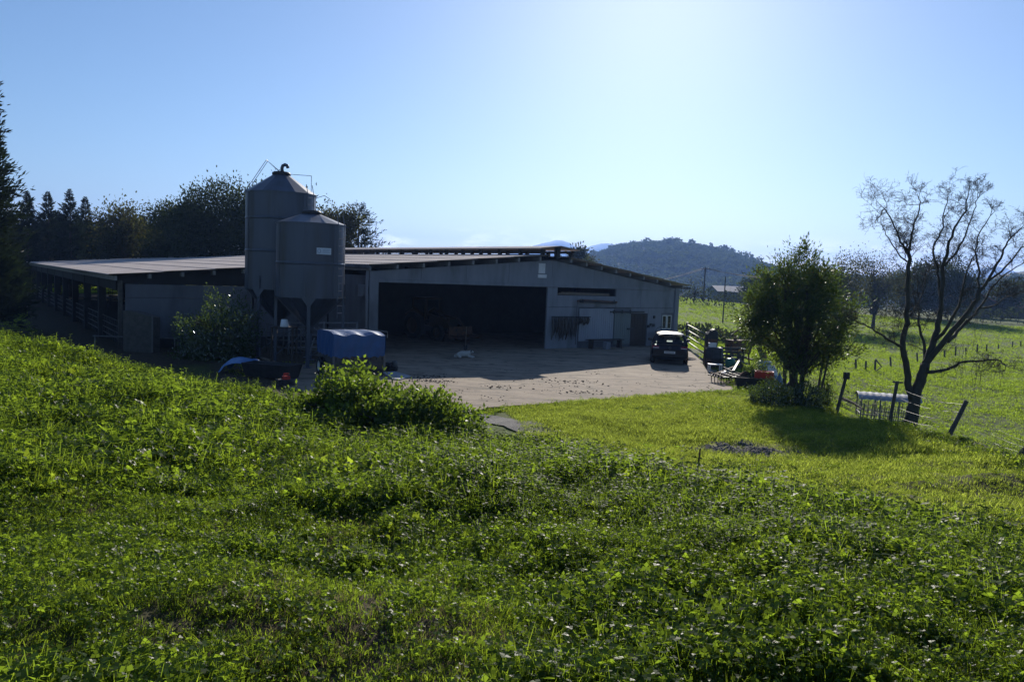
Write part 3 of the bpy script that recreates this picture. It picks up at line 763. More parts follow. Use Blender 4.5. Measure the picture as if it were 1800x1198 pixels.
bench = thing('bench', 'low dark bench with a pale block under it at barn wall', 'bench', bw(fac(1022, 600)[0], -.55), BANG)
bl_ = fac(1082, 600)[0] - fac(1022, 600)[0]
for i in range(3): MB().span((0, -.2 + .14 * i, .48), (bl_, -.08 + .14 * i, .53)).build('plank', M['timber_dark'], bench)
for x in (.2, bl_ - .25): MB().span((x, -.18, 0), (x + .1, .18, .478)).build('leg', M['timber_dark'], bench)
blk = tag(MB().span((-.16, -.16, 0), (.16, .16, .42)).build('concrete_block', M['concrete_pale'], bevel=.02), 'pale concrete block standing by the dark wall bench', 'block'); blk.location = V(bw(fac(1046, 603)[0], -1.0)); blk.rotation_euler.z = BANG
bn = thing('bucket', 'dark bucket and pots cluster on ground beside car and wall', 'bucket', bw(fac(1148, 600)[0], -.7))
MB().lathe([(.3, 0), (.42, .9), (.44, .92), (.40, .9), (.28, .06)], 18).build('body', M['black'], bn, smooth=True)
MB().tube([(-.42, 0, .9), (-.3, 0, 1.15), (0, 0, 1.25), (.3, 0, 1.15), (.42, 0, .9)], .015, 6).build('handle', M['steel_dark'], bn)
# scattered dark mat by the wall
# ---- tractor in the dark bay
tr = thing('tractor', 'yellow loader tractor parked inside the dark open bay', 'tractor', bw(fac(765, 600, 6.5)[0], 6.6), BANG + .25)
def wheel(par, c, r, w_, name='wheel', axis='X', rim='shaded_yellow_paint'):
    e = bpy.data.objects.new(name, None); COL.objects.link(e); e.parent = par; e.location = c
    if axis == 'X': e.rotation_euler = (0, PI / 2, 0)
    else: e.rotation_euler = (PI / 2, 0, 0)
    ty = MB().lathe([(r * .62, -w_ / 2), (r * .9, -w_ / 2), (r, -w_ * .36), (r, w_ * .36), (r * .9, w_ / 2), (r * .62, w_ / 2), (r * .62, -w_ / 2)], 28, cap=False)
    for k in range(18):
        a = 2 * PI * k / 18; ty.box((r * .99 * math.cos(a), r * .99 * math.sin(a), 0), (.05 * r, .09 * r, w_ * .8), a)
    ty.build('tyre', M['rubber'], e)
    MB().lathe([(0, -w_ * .18), (r * .25, -w_ * .22), (r * .55, -w_ * .1), (r * .63, -w_ * .42), (r * .63, w_ * .42), (r * .55, w_ * .1), (r * .25, w_ * .22), (0, w_ * .18)], 24, cap=False).build('rim', M[rim], e)
    return e
for sx in (-1, 1): wheel(tr, (sx * .85, .9, .78), .78, .42); wheel(tr, (sx * .8, -1.1, .48), .48, .28)
MB().span((-.33, -1.55, .75), (.33, .2, 1.35)).build('bonnet', M['shaded_yellow_paint'], tr, bevel=.06)
MB().span((-.3, -1.58, .8), (.3, -1.56, 1.28)).build('grille', M['black'], tr)
MB().span((-.25, -1.2, .5), (.25, 1.3, .78)).build('chassis', M['steel_dark'], tr)
for sx in (-.62, .62):
    for q in (.25, 1.35): MB().bar((sx, q, 1.1), (sx * .9, q, 2.35), .07, .07).build('cab_pillar', M['shaded_yellow_paint'], tr)
MB().span((-.68, .1, 2.35), (.68, 1.5, 2.47)).build('cab_roof', M['shaded_yellow_paint'], tr, bevel=.03)
MB().span((-.28, .7, .95), (.28, 1.15, 1.12)).span((-.28, 1.08, 1.12), (.28, 1.2, 1.6)).build('seat', M['black'], tr)
for sx in (-1, 1): MB().tube([(sx * .85, .2, 1.45), (sx * .85, .9, 1.75), (sx * .85, 1.6, 1.4)], [.12, .16, .12], 8).build('mudguard', M['shaded_yellow_paint'], tr)
for sx in (-.55, .55): MB().bar((sx, .1, 1.5), (sx, -1.5, 1.25), .1, .12).bar((sx, -1.5, 1.25), (sx, -2.1, .55), .1, .12).build('loader_arm', M['shaded_yellow_paint'], tr)
MB().prism([(-.95, -2.1, .25), (-.95, -2.75, .25), (-.95, -2.8, .3), (-.95, -2.2, .42), (-.95, -2.15, .9), (-.95, -2.05, .9)], (1.9, 0, 0)).build('bucket', M['rust'], tr)
# ---- concrete stub wall at the wing corner
p0 = on_z(216, 616); p1 = on_z(268, 619)
stub = thing('concrete_stub_wall', 'weathered concrete slab wall standing at left corner of barn', 'wall', (0, 0, 0))
d_ = (p1 - p0)[:2]
MB().prism([(p0[0], p0[1], -.05), (p1[0], p1[1], -.05), (p1[0], p1[1], 1.55), (p0[0] + d_[0] * .3, p0[1] + d_[1] * .3, 1.78), (p0[0], p0[1], 1.78)], (.12, .5, 0)).build('slab', M['timber_grey'], stub, bevel=.02)
MB().tube([(p1[0] + .02, p1[1] - .05, 0), (p1[0] + .02, p1[1] - .05, 1.6)], .03, 6).build('lit_edge_strip', M['galv_bright'], stub)  # bright tube stands in for the sunlit line on the slab edge

# ================================================================== SILOS
def silo(name, label, c, r, z_hop, z_cyl0, z_cyl1, z_cone, legs_rot, rings, vent, sign=None, rail=True):
    t = thing(name, label, 'silo', (c[0], c[1], 0), 0, 'feed silos')
    body = MB(); prof = [(r * 1.0, z_cyl0)]; n = 40
    for z in sorted(rings): prof += [(r, z - .07), (r, z - .05), (r + .018, z - .03), (r + .018, z + .03), (r, z + .05), (r, z + .07)]
    prof += [(r, z_cyl1)]
    body.lathe(prof, n, cap=False); b_ = body.build('cylinder', M['galv'], t, smooth=True)
    # vertical seams
    for k in range(7):
        a = 2 * PI * k / 7 + .3; MB().bar((math.cos(a) * (r + .004), math.sin(a) * (r + .004), z_cyl0), (math.cos(a) * (r + .004), math.sin(a) * (r + .004), z_cyl1), .05, .012, (math.cos(a), math.sin(a), 0)).build('seam', M['galv'], b_)
    hp = MB().lathe([(.16, z_hop), (r - .005, z_cyl0 + .02)], n, cap=False).build('hopper', M['galv'], t, smooth=True)
    for k in range(6):
        a = 2 * PI * k / 6 + .2; MB().bar((.17 * math.cos(a), .17 * math.sin(a), z_hop), ((r + .01) * math.cos(a), (r + .01) * math.sin(a), z_cyl0), .035, .03).build('seam', M['galv'], hp)
    cn = MB()
    cn.lathe([(r + .06, z_cyl1 - .04), (r + .06, z_cyl1 + .01), (.36, z_cone)], 14, cap=False)
    roof = cn.build('cone_roof', M['galv'], t)
    MB().lathe([(.36, z_cone - .03), (.40, z_cone), (.40, z_cone + .09), (.33, z_cone + .14), (0, z_cone + .16)], 20, cap=False).build('lid', M['steel_dark'], roof, smooth=True)
    if vent:
        z = z_cone + .14
        MB().tube([(.02, 0, z), (.02, 0, z + .18), (.06, 0, z + .28), (.16, -.02, z + .32), (.26, -.04, z + .28), (.30, -.05, z + .18)], .075, 8).build('vent_pipe', M['galv'], roof, smooth=True)
    MB().lathe([(.16, z_hop - .25), (.18, z_hop - .22), (.18, z_hop), (.16, z_hop + .02)], 14).build('outlet', M['steel_dark'], t)
    for k in range(4):
        a = legs_rot + PI / 2 * k; x, y = (r - .02) * math.cos(a), (r - .02) * math.sin(a)
        lg = MB().bar((x, y, 0.0), (x, y, z_cyl0 + .35), .13, .11, (math.cos(a), math.sin(a), 0)).build('leg', M['galv'], t)
        MB().span((x - .16, y - .16, -.02), (x + .16, y + .16, .02)).build('foot_plate', M['galv'], lg)
        # flared head of the leg
        xx_, yy_ = (r + .03) * math.cos(a), (r + .03) * math.sin(a); tx, ty = -math.sin(a), math.cos(a)
        MB().prism([(xx_ - tx * .06, yy_ - ty * .06, z_cyl0 - .3), (xx_ + tx * .06, yy_ + ty * .06, z_cyl0 - .3), (xx_ + tx * .3, yy_ + ty * .3, z_cyl0 + .02), (xx_ + tx * .07, yy_ + ty * .07, z_cyl0 + .05), (xx_ + tx * .07, yy_ + ty * .07, z_cyl0 + .6), (xx_ - tx * .07, yy_ - ty * .07, z_cyl0 + .6), (xx_ - tx * .07, yy_ - ty * .07, z_cyl0 + .05), (xx_ - tx * .3, yy_ - ty * .3, z_cyl0 + .02)], (math.cos(a) * .02, math.sin(a) * .02, 0)).build('leg_bracket', M['galv'], lg)
    for k in range(4):
        if k == 2: continue
        a0, a1 = legs_rot + PI / 2 * k, legs_rot + PI / 2 * (k + 1); q = r - .02
        MB().bar((q * math.cos(a0), q * math.sin(a0), .35), (q * math.cos(a1), q * math.sin(a1), z_cyl0 * .55), .03, .03).build('brace', M['galv'], t)
    # ladder on the right side, hoops at the top
    a = -.45; ca_, sa_ = math.cos(a), math.sin(a); tx, ty = -sa_, ca_; rr = r + .18; ld = MB()
    for s_ in (-.19, .19): ld.tube([(rr * ca_ + tx * s_, rr * sa_ + ty * s_, 2.0 if z_cyl0 > 2 else 1), (rr * ca_ + tx * s_, rr * sa_ + ty * s_, z_cyl1 - .05), ((rr - .1) * ca_ + tx * s_, (rr - .1) * sa_ + ty * s_, z_cyl1 + .38)], .016, 5)
    z = 2.2
    while z < z_cyl1: ld.tube([(rr * ca_ - tx * .19, rr * sa_ - ty * .19, z), (rr * ca_ + tx * .19, rr * sa_ + ty * .19, z)], .012, 5); z += .3
    ld.build('ladder', M['galv'], t)
    rl_ = MB()
    rl_.tube([(.38, -.1, z_cone + .04), (r * .95, -.35, z_cone - .02)], .012, 5).tube([(r * .95, -.35, z_cone - .02), (r * .95, -.35, z_cyl1 + .1)], .012, 5)
    rl_.tube([(r * .98, .3, z_cyl1 - .1), (r + .35, .3, z_cyl1 + .03), (r + .62, .2, z_cyl1 - .12)], .014, 5)
    rl_.build('roof_rail', M['steel_dark'], roof)
    # filling pipe
    a = 2.6 if sign is None else -2.2
    if sign:
        a, z = sign; w_, hh = .60, .26; ca_, sa_ = math.cos(a), math.sin(a); tx, ty = -sa_, ca_
        e = bpy.data.objects.new('sign_plate', MB().span((-w_ / 2, -.012, -hh / 2), (w_ / 2, .012, hh / 2)).mesh('sign_plate', M['sign_blue'])); COL.objects.link(e); e.parent = t
        e.location = ((r + .03) * ca_, (r + .03) * sa_, z); e.rotation_euler = (0, 0, a + PI / 2)
        MB().tube([(-.2 + .07 * math.cos(k * PI / 8), -.016, .07 * math.sin(k * PI / 8)) for k in range(17)], .012, 5).build('emblem', M['sign_ink'], e)
        for j in range(3): MB().span((-.06, -.016, .045 - j * .05), (.24 - .05 * (j % 2), -.0125, .062 - j * .05)).build('text_line', M['sign_ink'], e)
    return t
M['sign_blue'] = surf('sign_plate', (.55, .62, .70), (.48, .55, .63), 3, .5)
M['sign_ink'] = surf('sign_ink', (.20, .30, .42), (.17, .26, .38), 3, .5)
cs = at(545, 520, 32.6); ct = at(492, 500, 35.3)
tall = silo('feed_silo', 'taller galvanised feed silo with curved vent pipe, standing behind the other', ct, 1.50, 1.55, height_at(492, 508, 35.3), height_at(495, 341, 35.3), height_at(497, 308, 35.3), -1.9, [height_at(492, 386, 35.3), height_at(492, 442, 35.3)], True)
mb = MB()
for s_ in (-.12, .12): mb.tube([(-1.35, -.6 + s_, 7.2 - .0), (-.55, -.3 + s_, height_at(480, 284, 35.3)), (-.05, 0 + s_, height_at(497, 303, 35.3))], .014, 5)
mb.tube([(-.55, -.42, height_at(480, 284, 35.3)), (-.55, -.18, height_at(480, 284, 35.3))], .014, 5)
mb.build('hatch_lever', M['steel_dark'], tall)
small = silo('feed_silo', 'shorter galvanised feed silo in front with pale sign plate', cs, 1.38, height_at(560, 575, 32.6), height_at(545, 522, 32.6), height_at(545, 394, 32.6), height_at(543, 376, 32.6), -1.35, [height_at(545, 463, 32.6)], False, sign=(-.95, height_at(580, 442, 31.6)))

# ================================================================== TRAILER with blue cover
ta, tb, tc_ = on_z(586, 662, 0), on_z(674, 655, 0), on_z(555, 645, 0)
ta = at(585, 660, 28.6); tb = ta + np.array([2.0 * math.cos(.52), 2.0 * math.sin(.52), 0])
ta[2] = tb[2] = 0
tang = math.atan2(tb[1] - ta[1], tb[0] - ta[0]); tl = float(np.hypot(*(tb - ta)[:2]))
tz1 = height_at(630, 589, 29.0); tz0 = height_at(630, 628, 29.0); tzb = height_at(630, 650, 29.0)
trl = thing('covered_trailer', 'small farm trailer with blue tarpaulin cover parked by the silos', 'trailer', ta, tang)
tw = 2.1
def cover(u_, v_):
    return (u_ * tl, v_ * tw, tz1 + .10 * math.sin(v_ * PI) + .035 * math.sin(u_ * 17 + 1) * (1 - v_) + .02 * math.sin(v_ * 9))
cv = MB()
cv.grid(cover, 24, 8)
def side(p, q, bulge):
    def fn(u_, v_):
        a = cover(p[0] + (q[0] - p[0]) * u_, p[1] + (q[1] - p[1]) * u_); zz = a[2] + (tz0 - a[2]) * v_
        k = .03 * math.sin(u_ * 21 + v_ * 4) * math.sin(v_ * 2.6) + .02 * math.sin(u_ * 47) * v_
        return (a[0] + bulge[0] * k, a[1] + bulge[1] * k, zz + .03 * math.sin(u_ * 34) * v_)
    cv.grid(fn, 26, 8)
side((0, 0), (1, 0), (0, -1)); side((0, 1), (0, 0), (-1, 0)); side((1, 0), (1, 1), (1, 0)); side((1, 1), (0, 1), (0, 1))
cv.build('tarpaulin_cover', M['blue_tarp'], trl, smooth=True)
for i in range(2):
    zA = tzb + (tz0 - tzb + .05) * i / 2; zB = tzb + (tz0 - tzb + .05) * (i + 1) / 2 - .012
    MB().span((-.01, .02, zA), (tl + .01, .07, zB)).build('side_board', M['timber_grey'], trl)
    MB().span((.02, .08, zA), (.07, tw, zB)).build('side_board', M['timber_grey'], trl)
    MB().span((tl - .07, .08, zA), (tl - .02, tw, zB)).build('side_board', M['timber_grey'], trl)
MB().span((0, .1, tzb - .12), (tl, tw, tzb - .01)).build('chassis', M['steel_dark'], trl)
for x in (.02, tl - .02): MB().span((x - .035, -.02, tzb - .05), (x + .035, .019, tz0 + .05)).build('corner_post', M['galv_bright'], trl)
for sx in (-.12, tl + .12): wheel(trl, (sx, tw * .55, .33), .33, .2, rim='white_paint')
MB().tube([(tl * .5, tw, tzb - .06), (tl * .5, tw + 1.2, .42)], .05, 8).build('drawbar', M['steel_dark'], trl)
MB().tube([(tl - .06, .1, .0), (tl - .06, .1, tzb)], .04, 8).build('prop_stand', M['steel_dark'], trl)
MB().tube([(tl * .72, .5, tz1 + .17), (tl * 1.03, -.05, tz1 + .13), (tl * 1.03, -.05, tz1 - .1)], .022, 6).build('cover_rail', M['galv_bright'], trl)
for k in range(9): MB().span((tl * (k + .5) / 9 - .03, .005, tz0 - .12), (tl * (k + .5) / 9 + .03, .019, tz0 - .02)).build('cover_hook', M['steel_dark'], trl)

# ---- small things round the silos
def place(name, label, cat, px, py, z=0.0, rz=0.0, group=None):
    p = on_z(px, py, z); return thing(name, label, cat, p, rz, group)
gen = place('small_engine', 'small black engine block beside the blue covered trailer', 'engine', 687, 651)
MB().span((-.26, -.2, .0), (.26, .2, .16)).build('base_frame', M['black'], gen, bevel=.02)
MB().span((-.2, -.15, .161), (.05, .15, .34)).build('block', M['steel_dark'], gen, bevel=.03)
MB().lathe([(.11, 0), (.11, .2), (.08, .24), (0, .25)], 14, (.15, 0, .161)).build('cylinder', M['galv_bright'], gen, smooth=True)
MB().tube([(-.24, -.18, .15), (-.24, -.18, .42), (.24, -.18, .42), (.24, -.18, .15)], .015, 6).build('handle', M['galv_bright'], gen)
q = [on_z(672, 656, .0), on_z(694, 654, .0), on_z(722, 662, .0), on_z(704, 668, .0), on_z(690, 667, .0)]
tag(MB().prism([(a[0], a[1], .012) for a in q], (0, 0, .03)).build('loose_panel', M['white_sheet']), 'flat pale sheet panel lying on yard beside trailer', 'panel')
# tube cattle fence between silos and post
def tube_gate(name, label, cat, p, q, hh, rails, mat, ups=2, group=None, r=.028):
    p = np.array(p, float); q = np.array(q, float); L = float(np.hypot(*(q - p)[:2])); t = thing(name, label, cat, p, math.atan2(q[1] - p[1], q[0] - p[0]), group)
    dz = q[2] - p[2]
    for i in range(rails):
        z = hh * (.22 + .78 * i / (rails - 1)); MB().tube([(0, 0, z), (L, 0, z + dz)], r, 7).build('rail', M[mat], t, smooth=True)
    for i in range(ups + 2):
        x = L * i / (ups + 1); MB().tube([(x, .0, 0 + dz * i / (ups + 1)), (x, .0, hh + .06 + dz * i / (ups + 1))], r * 1.25, 7).build('upright', M[mat], t, smooth=True)
    return t
tube_gate('cattle_gate', 'pale tubular cattle gate behind the shorter silo', 'gate', bw(UL - 3.6, .7), bw(UL - .4, .4), 1.45, 5, 'concrete_pale', 1, r=.04)
tube_gate('cattle_gate', 'tubular cattle gate low between the silo legs', 'gate', at(468, 615, 36.2) * [1, 1, 0], at(560, 610, 35.0) * [1, 1, 0], 1.3, 4, 'galv_bright', 2)
lad = thing('leaning_ladder', 'grey metal ladder frame leaning on trailer side', 'ladder', on_z(536, 645), .1)
for s_ in (0, .55): MB().bar((s_, 0, 0), (s_ + .28, .55, 1.15), .05, .04).build('stile', M['galv_bright'], lad)
for k in range(4): MB().tube([(.05 + .07 * k, .1 + .13 * k, .2 + .28 * k), (.6 + .07 * k, .1 + .13 * k, .2 + .28 * k)], .022, 6).build('rung', M['galv_bright'], lad)
for i, (a, b_, lb) in enumerate([((462, 629), (484, 637), 'left one of two pale timber planks at silo foot'), ((488, 638), (508, 648), 'right one of two pale timber planks at silo foot')]):
    p, q = on_z(*a, .15), on_z(*b_, .08); tag(MB().bar(V(p), V(q), .14, .06).build('plank', M['timber']), lb, 'plank')
p = on_z(499, 640); p[2] = height_at(499, 574, p[1])
ub = thing('upturned_bucket', 'white upturned bucket on crate between silo legs', 'bucket', p)
MB().lathe([(.17, 0), (.18, .02), (.13, .3), (0, .31)], 16).build('body', M['white_plastic'], ub, smooth=True)
cr_t = thing('wooden_stand', 'dark wooden stand between silo legs holding white bucket', 'stand', (p[0], p[1], 0))
for x in (-.42, .42):
    for y in (-.3, .3): MB().span((x - .04, y - .029, 0), (x + .04, y + .029, p[2] - .03)).build('post', M['timber_dark'], cr_t)
MB().span((-.47, -.38, p[2] - .029), (.47, .38, p[2] - .004)).build('top_board', M['timber_dark'], cr_t)
bt = thing('blue_sheet', 'crumpled blue plastic sheet on ground behind grassy bank', 'sheet', on_z(428, 652))
def crum(u_, v_):
    x, y = (u_ - .5) * 1.5, (v_ - .5) * 1.2; return (x, y, .02 + .5 * max(0, 1 - (x * 1.2) ** 2 - (y * 1.1) ** 2) ** .6 + .10 * (mnoise.noise(Vector((x * 3, y * 3, 1))) ))
MB().grid(crum, 22, 18).build('sheet', M['blue_plastic'], bt)
bx_ = thing('dark_trough', 'long dark feed trough on ground behind bank near red can', 'trough', on_z(478, 662), -.25)
MB().prism([(-.9, -.3, .0), (.9, -.3, .0), (1.0, -.42, .5), (-1.0, -.42, .5)], (0, .06, 0)).prism([(-.9, .3, .0), (.9, .3, .0), (1.0, .42, .5), (-1.0, .42, .5)], (0, -.06, 0)).span((-.9, -.28, .0), (.9, .28, .05)).build('shell', M['steel_dark'], bx_)
for s_ in (-1, 1): MB().prism([(s_ * .9, -.3, .05), (s_ * .9, .3, .05), (s_ * .98, .4, .5), (s_ * .98, -.4, .5)], (-s_ * .04, 0, 0)).build('end_panel', M['steel_dark'], bx_)
rc = thing('fuel_can', 'small red fuel can by the dark trough behind bank', 'can', V(at(503, 664, 26.5) * [1, 1, 0]) + Vector((0, 0, height_at(503, 668, 26.5) - .1)), .5)
MB().span((-.13, -.08, 0), (.13, .08, .26)).build('body', M['red_plastic'], rc, bevel=.03)
MB().tube([(-.08, 0, .25), (-.08, 0, .33), (.08, 0, .33), (.08, 0, .25)], .018, 6).build('handle', M['red_plastic'], rc)
MB().lathe([(.03, 0), (.03, .07)], 10, (.1, 0, .25)).build('cap', M['black'], rc)
st_ = thing('oil_drum', 'dark steel drum the red can stands on', 'drum', V(at(503, 664, 26.5) * [1, 1, 0]))
zt = max(.2, height_at(503, 668, 26.5) - .1)
MB().lathe([(.29, 0), (.3, .01), (.29, .03), (.285, zt * .5), (.3, zt * .5 + .02), (.285, zt * .5 + .04), (.29, zt - .02), (.3, zt - .005), (.28, zt - .004), (0, zt - .006)], 20).build('barrel', M['steel_dark'], st_, smooth=True)

# ================================================================== CAR
def glassy(name, tint, fac_=.25):
    m, n, l, b = nmat(name); n.remove(b)
    t = n.new('ShaderNodeBsdfTransparent'); t.inputs[0].default_value = col4(tint)
    g = n.new('ShaderNodeBsdfGlossy'); g.inputs['Roughness'].default_value = .03
    f = n.new('ShaderNodeFresnel'); f.inputs[0].default_value = 1.6
    x = n.new('ShaderNodeMixShader'); l.new(f.outputs[0], x.inputs[0]); l.new(t.outputs[0], x.inputs[1]); l.new(g.outputs[0], x.inputs[2])
    l.new(x.outputs[0], n['Material Output'].inputs[0]); return m
M['car_glass'] = glassy('car_glass', (.32, .36, .36))
M['tail_lamp'] = surf('tail_lamp', (.28, .012, .01), (.2, .01, .008), 3, .15, spec=.7)
M['car_roof'] = M['car_paint']
cp_ = on_z(1176, 641)
car = thing('parked_car', 'dark blue hatchback parked in yard, rear towards the viewer', 'car', cp_, -.17)
st = [(0.0, .76, .40, .70), (.04, .83, .30, .82), (.14, .88, .24, .93), (.5, .895, .22, .95), (1.4, .90, .22, .93), (2.4, .90, .22, .93), (3.1, .89, .22, .92), (3.6, .87, .22, .84), (4.0, .82, .25, .74), (4.2, .68, .32, .62)]
mb = MB(); ring = []
for y, w_, zb, zt_ in st:
    zm = (zb + zt_) / 2
    half = [(w_ * .90, zb), (w_ * .99, zb + .1), (w_, zm - .02), (w_ * .985, zm + .06), (w_ * .965, zt_ - .06), (w_ * .90, zt_), (w_ * .45, zt_ + .02)]
    ring.append([(x, y, z) for x, z in half] + [(-x, y, z) for x, z in half[::-1]])
k = len(ring[0])
for r_ in ring: mb.v += r_
for i in range(len(ring) - 1):
    for j in range(k): mb.f.append((i * k + j, i * k + (j + 1) % k, (i + 1) * k + (j + 1) % k, (i + 1) * k + j))
mb.f.append(tuple(range(k))); mb.f.append(tuple(range((len(ring) - 1) * k, len(ring) * k))[::-1])
body = mb.build('body', M['car_paint'], car, smooth=True, bevel=.02)
bx, by0, by1, tx_, ty0, ty1, zb, zt_ = .80, .12, 3.05, .62, .55, 2.1, .93, 1.45
cb = {'bl': (-bx, by0, zb), 'br': (bx, by0, zb), 'fl': (-bx, by1, zb), 'fr': (bx, by1, zb)}
ct_ = {'bl': (-tx_, ty0, zt_ - .03), 'br': (tx_, ty0, zt_ - .03), 'fl': (-tx_, ty1, zt_ - .02), 'fr': (tx_, ty1, zt_ - .02)}
for k_ in cb: MB().bar(cb[k_], ct_[k_], .13 if k_[0] == 'b' else .08, .10, (0, 1, 0)).build('pillar', M['car_paint'], car, bevel=.02)
for s_ in (-1, 1): MB().bar((s_ * .81, 1.45, zb), (s_ * .635, 1.4, zt_ - .03), .09, .05, (0, 1, 0)).build('pillar', M['car_paint'], car)
def roof_fn(u_, v_): 
    x = (u_ - .5) * 2; y = .44 + (2.2 - .44) * v_
    return (x * .66 * (1 - .05 * v_), y, zt_ + .045 * (1 - x ** 4) * (1 - (2 * v_ - 1) ** 4 * .8) - .03 * abs(x) ** 3 - (.05 if v_ < .001 else 0) - (.05 if v_ > .999 else 0))
MB().grid(roof_fn, 14, 12).build('roof', M['car_paint'], car, smooth=True)
MB().prism([(-.6, .42, zt_ - .02), (.6, .42, zt_ - .02), (.6, .30, zt_ - .005), (-.6, .30, zt_ - .005)], (0, 0, .035)).build('spoiler', M['car_paint'], car, bevel=.012)
def pane(a, b_, c, d_, name='window_pane'): MB().add([a, b_, c, d_], [(0, 1, 2, 3)]).build(name, M['car_glass'], car)
pane((-.74, .12, .96), (.74, .12, .96), (.58, .5, 1.41), (-.58, .5, 1.41), 'rear_screen')
pane((-.74, 3.03, .96), (.74, 3.03, .96), (.58, 2.13, 1.42), (-.58, 2.13, 1.42), 'windscreen')
for s_ in (-1, 1):
    pane((s_ * .80, .25, .94), (s_ * .80, 1.42, .94), (s_ * .63, 1.38, 1.40), (s_ * .63, .65, 1.40)); pane((s_ * .80, 1.5, .94), (s_ * .80, 2.9, .94), (s_ * .63, 2.05, 1.40), (s_ * .63, 1.45, 1.40))
for x in (-.38, .38):
    MB().span((x - .24, 1.15, .6), (x + .24, 1.3, 1.12)).span((x - .12, 1.17, 1.121), (x + .12, 1.27, 1.3)).build('front_seat', M['black'], car, bevel=.03)
MB().span((-.62, .55, .6), (.62, .7, 1.06)).build('rear_seat', M['black'], car, bevel=.03)
for s_ in (-1, 1):
    MB().prism([(s_ * .50, -.005, .78), (s_ * .845, .05, .76), (s_ * .835, .10, .91), (s_ * .54, .035, .90)], (0, .07, 0)).build('tail_lamp', M['tail_lamp'], car, bevel=.012)
    MB().prism([(s_ * .52, -.009, .80), (s_ * .80, .03, .79), (s_ * .80, .03, .815), (s_ * .52, -.009, .825)], (0, .01, 0)).build('reverse_lamp', M['white_plastic'], car)
    mr_ = MB().span((s_ * .86 - (.0 if s_ > 0 else .2), 2.35, .96), (s_ * .86 + (.2 if s_ > 0 else 0), 2.45, 1.10)).build('mirror', M['car_paint'], car, bevel=.03)
    for y in (.72, 3.32): wheel(car, (s_ * .80, y, .31), .31, .2, rim='galv_bright')
pl2 = MB().span((-.26, -.022, .55), (.26, -.006, .66)).build('number_plate', M['white_plastic'], car)
for i in range(7): MB().span((-.2 + .058 * i, -.026, .578), (-.165 + .058 * i, -.0225, .632)).build('character', M['steel_dark'], pl2)
MB().tube([(.055 * math.cos(a_ * PI / 8), .0, .82 + .055 * math.sin(a_ * PI / 8)) for a_ in range(17)], .010, 6).build('emblem', M['galv_bright'], car)
MB().span((-.84, -.03, .36), (.84, .10, .47)).build('bumper', M['black'], car, bevel=.03)
MB().tube([(-.02, .09, 1.0), (.35, .16, 1.03)], .010, 5).build('wiper', M['black'], car)

# ================================================================== DOG lying in the shade
def skin_obj(name, parts, mat, parent, sub=2):
    verts = []; edges = []; rad = []
    for chain in parts:
        for i, (p, r_) in enumerate(chain):
            if isinstance(p, int): last = p; continue
            verts.append(p); rad.append(r_)
            if i > 0: edges.append((last, len(verts) - 1))
            last = len(verts) - 1
    me = bpy.data.meshes.new(name); me.from_pydata(verts, edges, []); me.materials.append(mat)
    o = link(name, me, parent); o.modifiers.new('skin', 'SKIN')
    for i, sv in enumerate(me.skin_vertices[0].data):
        sv.radius = (rad[i] if hasattr(rad[i], '__len__') else (rad[i], rad[i])); sv.use_root = (i == 0)
    s_ = o.modifiers.new('sub', 'SUBSURF'); s_.levels = sub; s_.render_levels = sub
    for p in me.polygons: p.use_smooth = True
    o.modifiers['skin'].use_smooth_shade = True
    return o
dog = thing('dog', 'pale dog lying curled on yard in the barn shade', 'dog', on_z(815, 628), .1)
skin_obj('body', [
    [((-.30, .05, .15), .15), ((-.14, .06, .17), .165), ((.04, .04, .17), .15), ((.18, .0, .19), .13), ((.28, -.04, .26), .085), ((.34, -.06, .31), .085), ((.41, -.09, .29), .055), ((.47, -.11, .27), .035)],
    [(3, 0), ((.22, -.12, .08), .055), ((.34, -.2, .045), .04), ((.46, -.22, .035), .035)],
    [(3, 0), ((.26, .10, .08), .055), ((.42, .08, .045), .04), ((.54, .05, .035), .035)],
    [(0, 0), ((-.28, -.12, .12), .10), ((-.12, -.20, .06), .055), ((-.26, -.26, .04), .035), ((-.12, -.28, .035), .03)],
    [(0, 0), ((-.42, .0, .08), .045), ((-.44, -.14, .04), .035), ((-.34, -.26, .035), .025)]], M['fur'], dog)
for s_ in (-1, 1): MB().prism([(.30, -.06 + s_ * .06, .36), (.36, -.07 + s_ * .075, .36), (.32, -.07 + s_ * .115, .27)], (.02, 0, .01)).build('ear', M['timber_grey'], dog)
MB().lathe([(0, -.02), (.018, -.01), (.02, .01), (0, .02)], 8, (.50, -.12, .275)).build('nose', M['black'], dog)
stk = place('standing_shovel', 'long handled shovel standing upright behind the lying dog', 'shovel', 818, 616, 0, 0)
MB().tube([(0, 0, .25), (.02, .02, 1.25)], .018, 7).build('handle', M['timber'], stk, smooth=True)
MB().prism([(-.11, 0, .3), (.11, 0, .3), (.1, .01, .06), (0, .02, 0), (-.1, .01, .06)], (0, .012, 0)).build('blade', M['steel_dark'], stk)

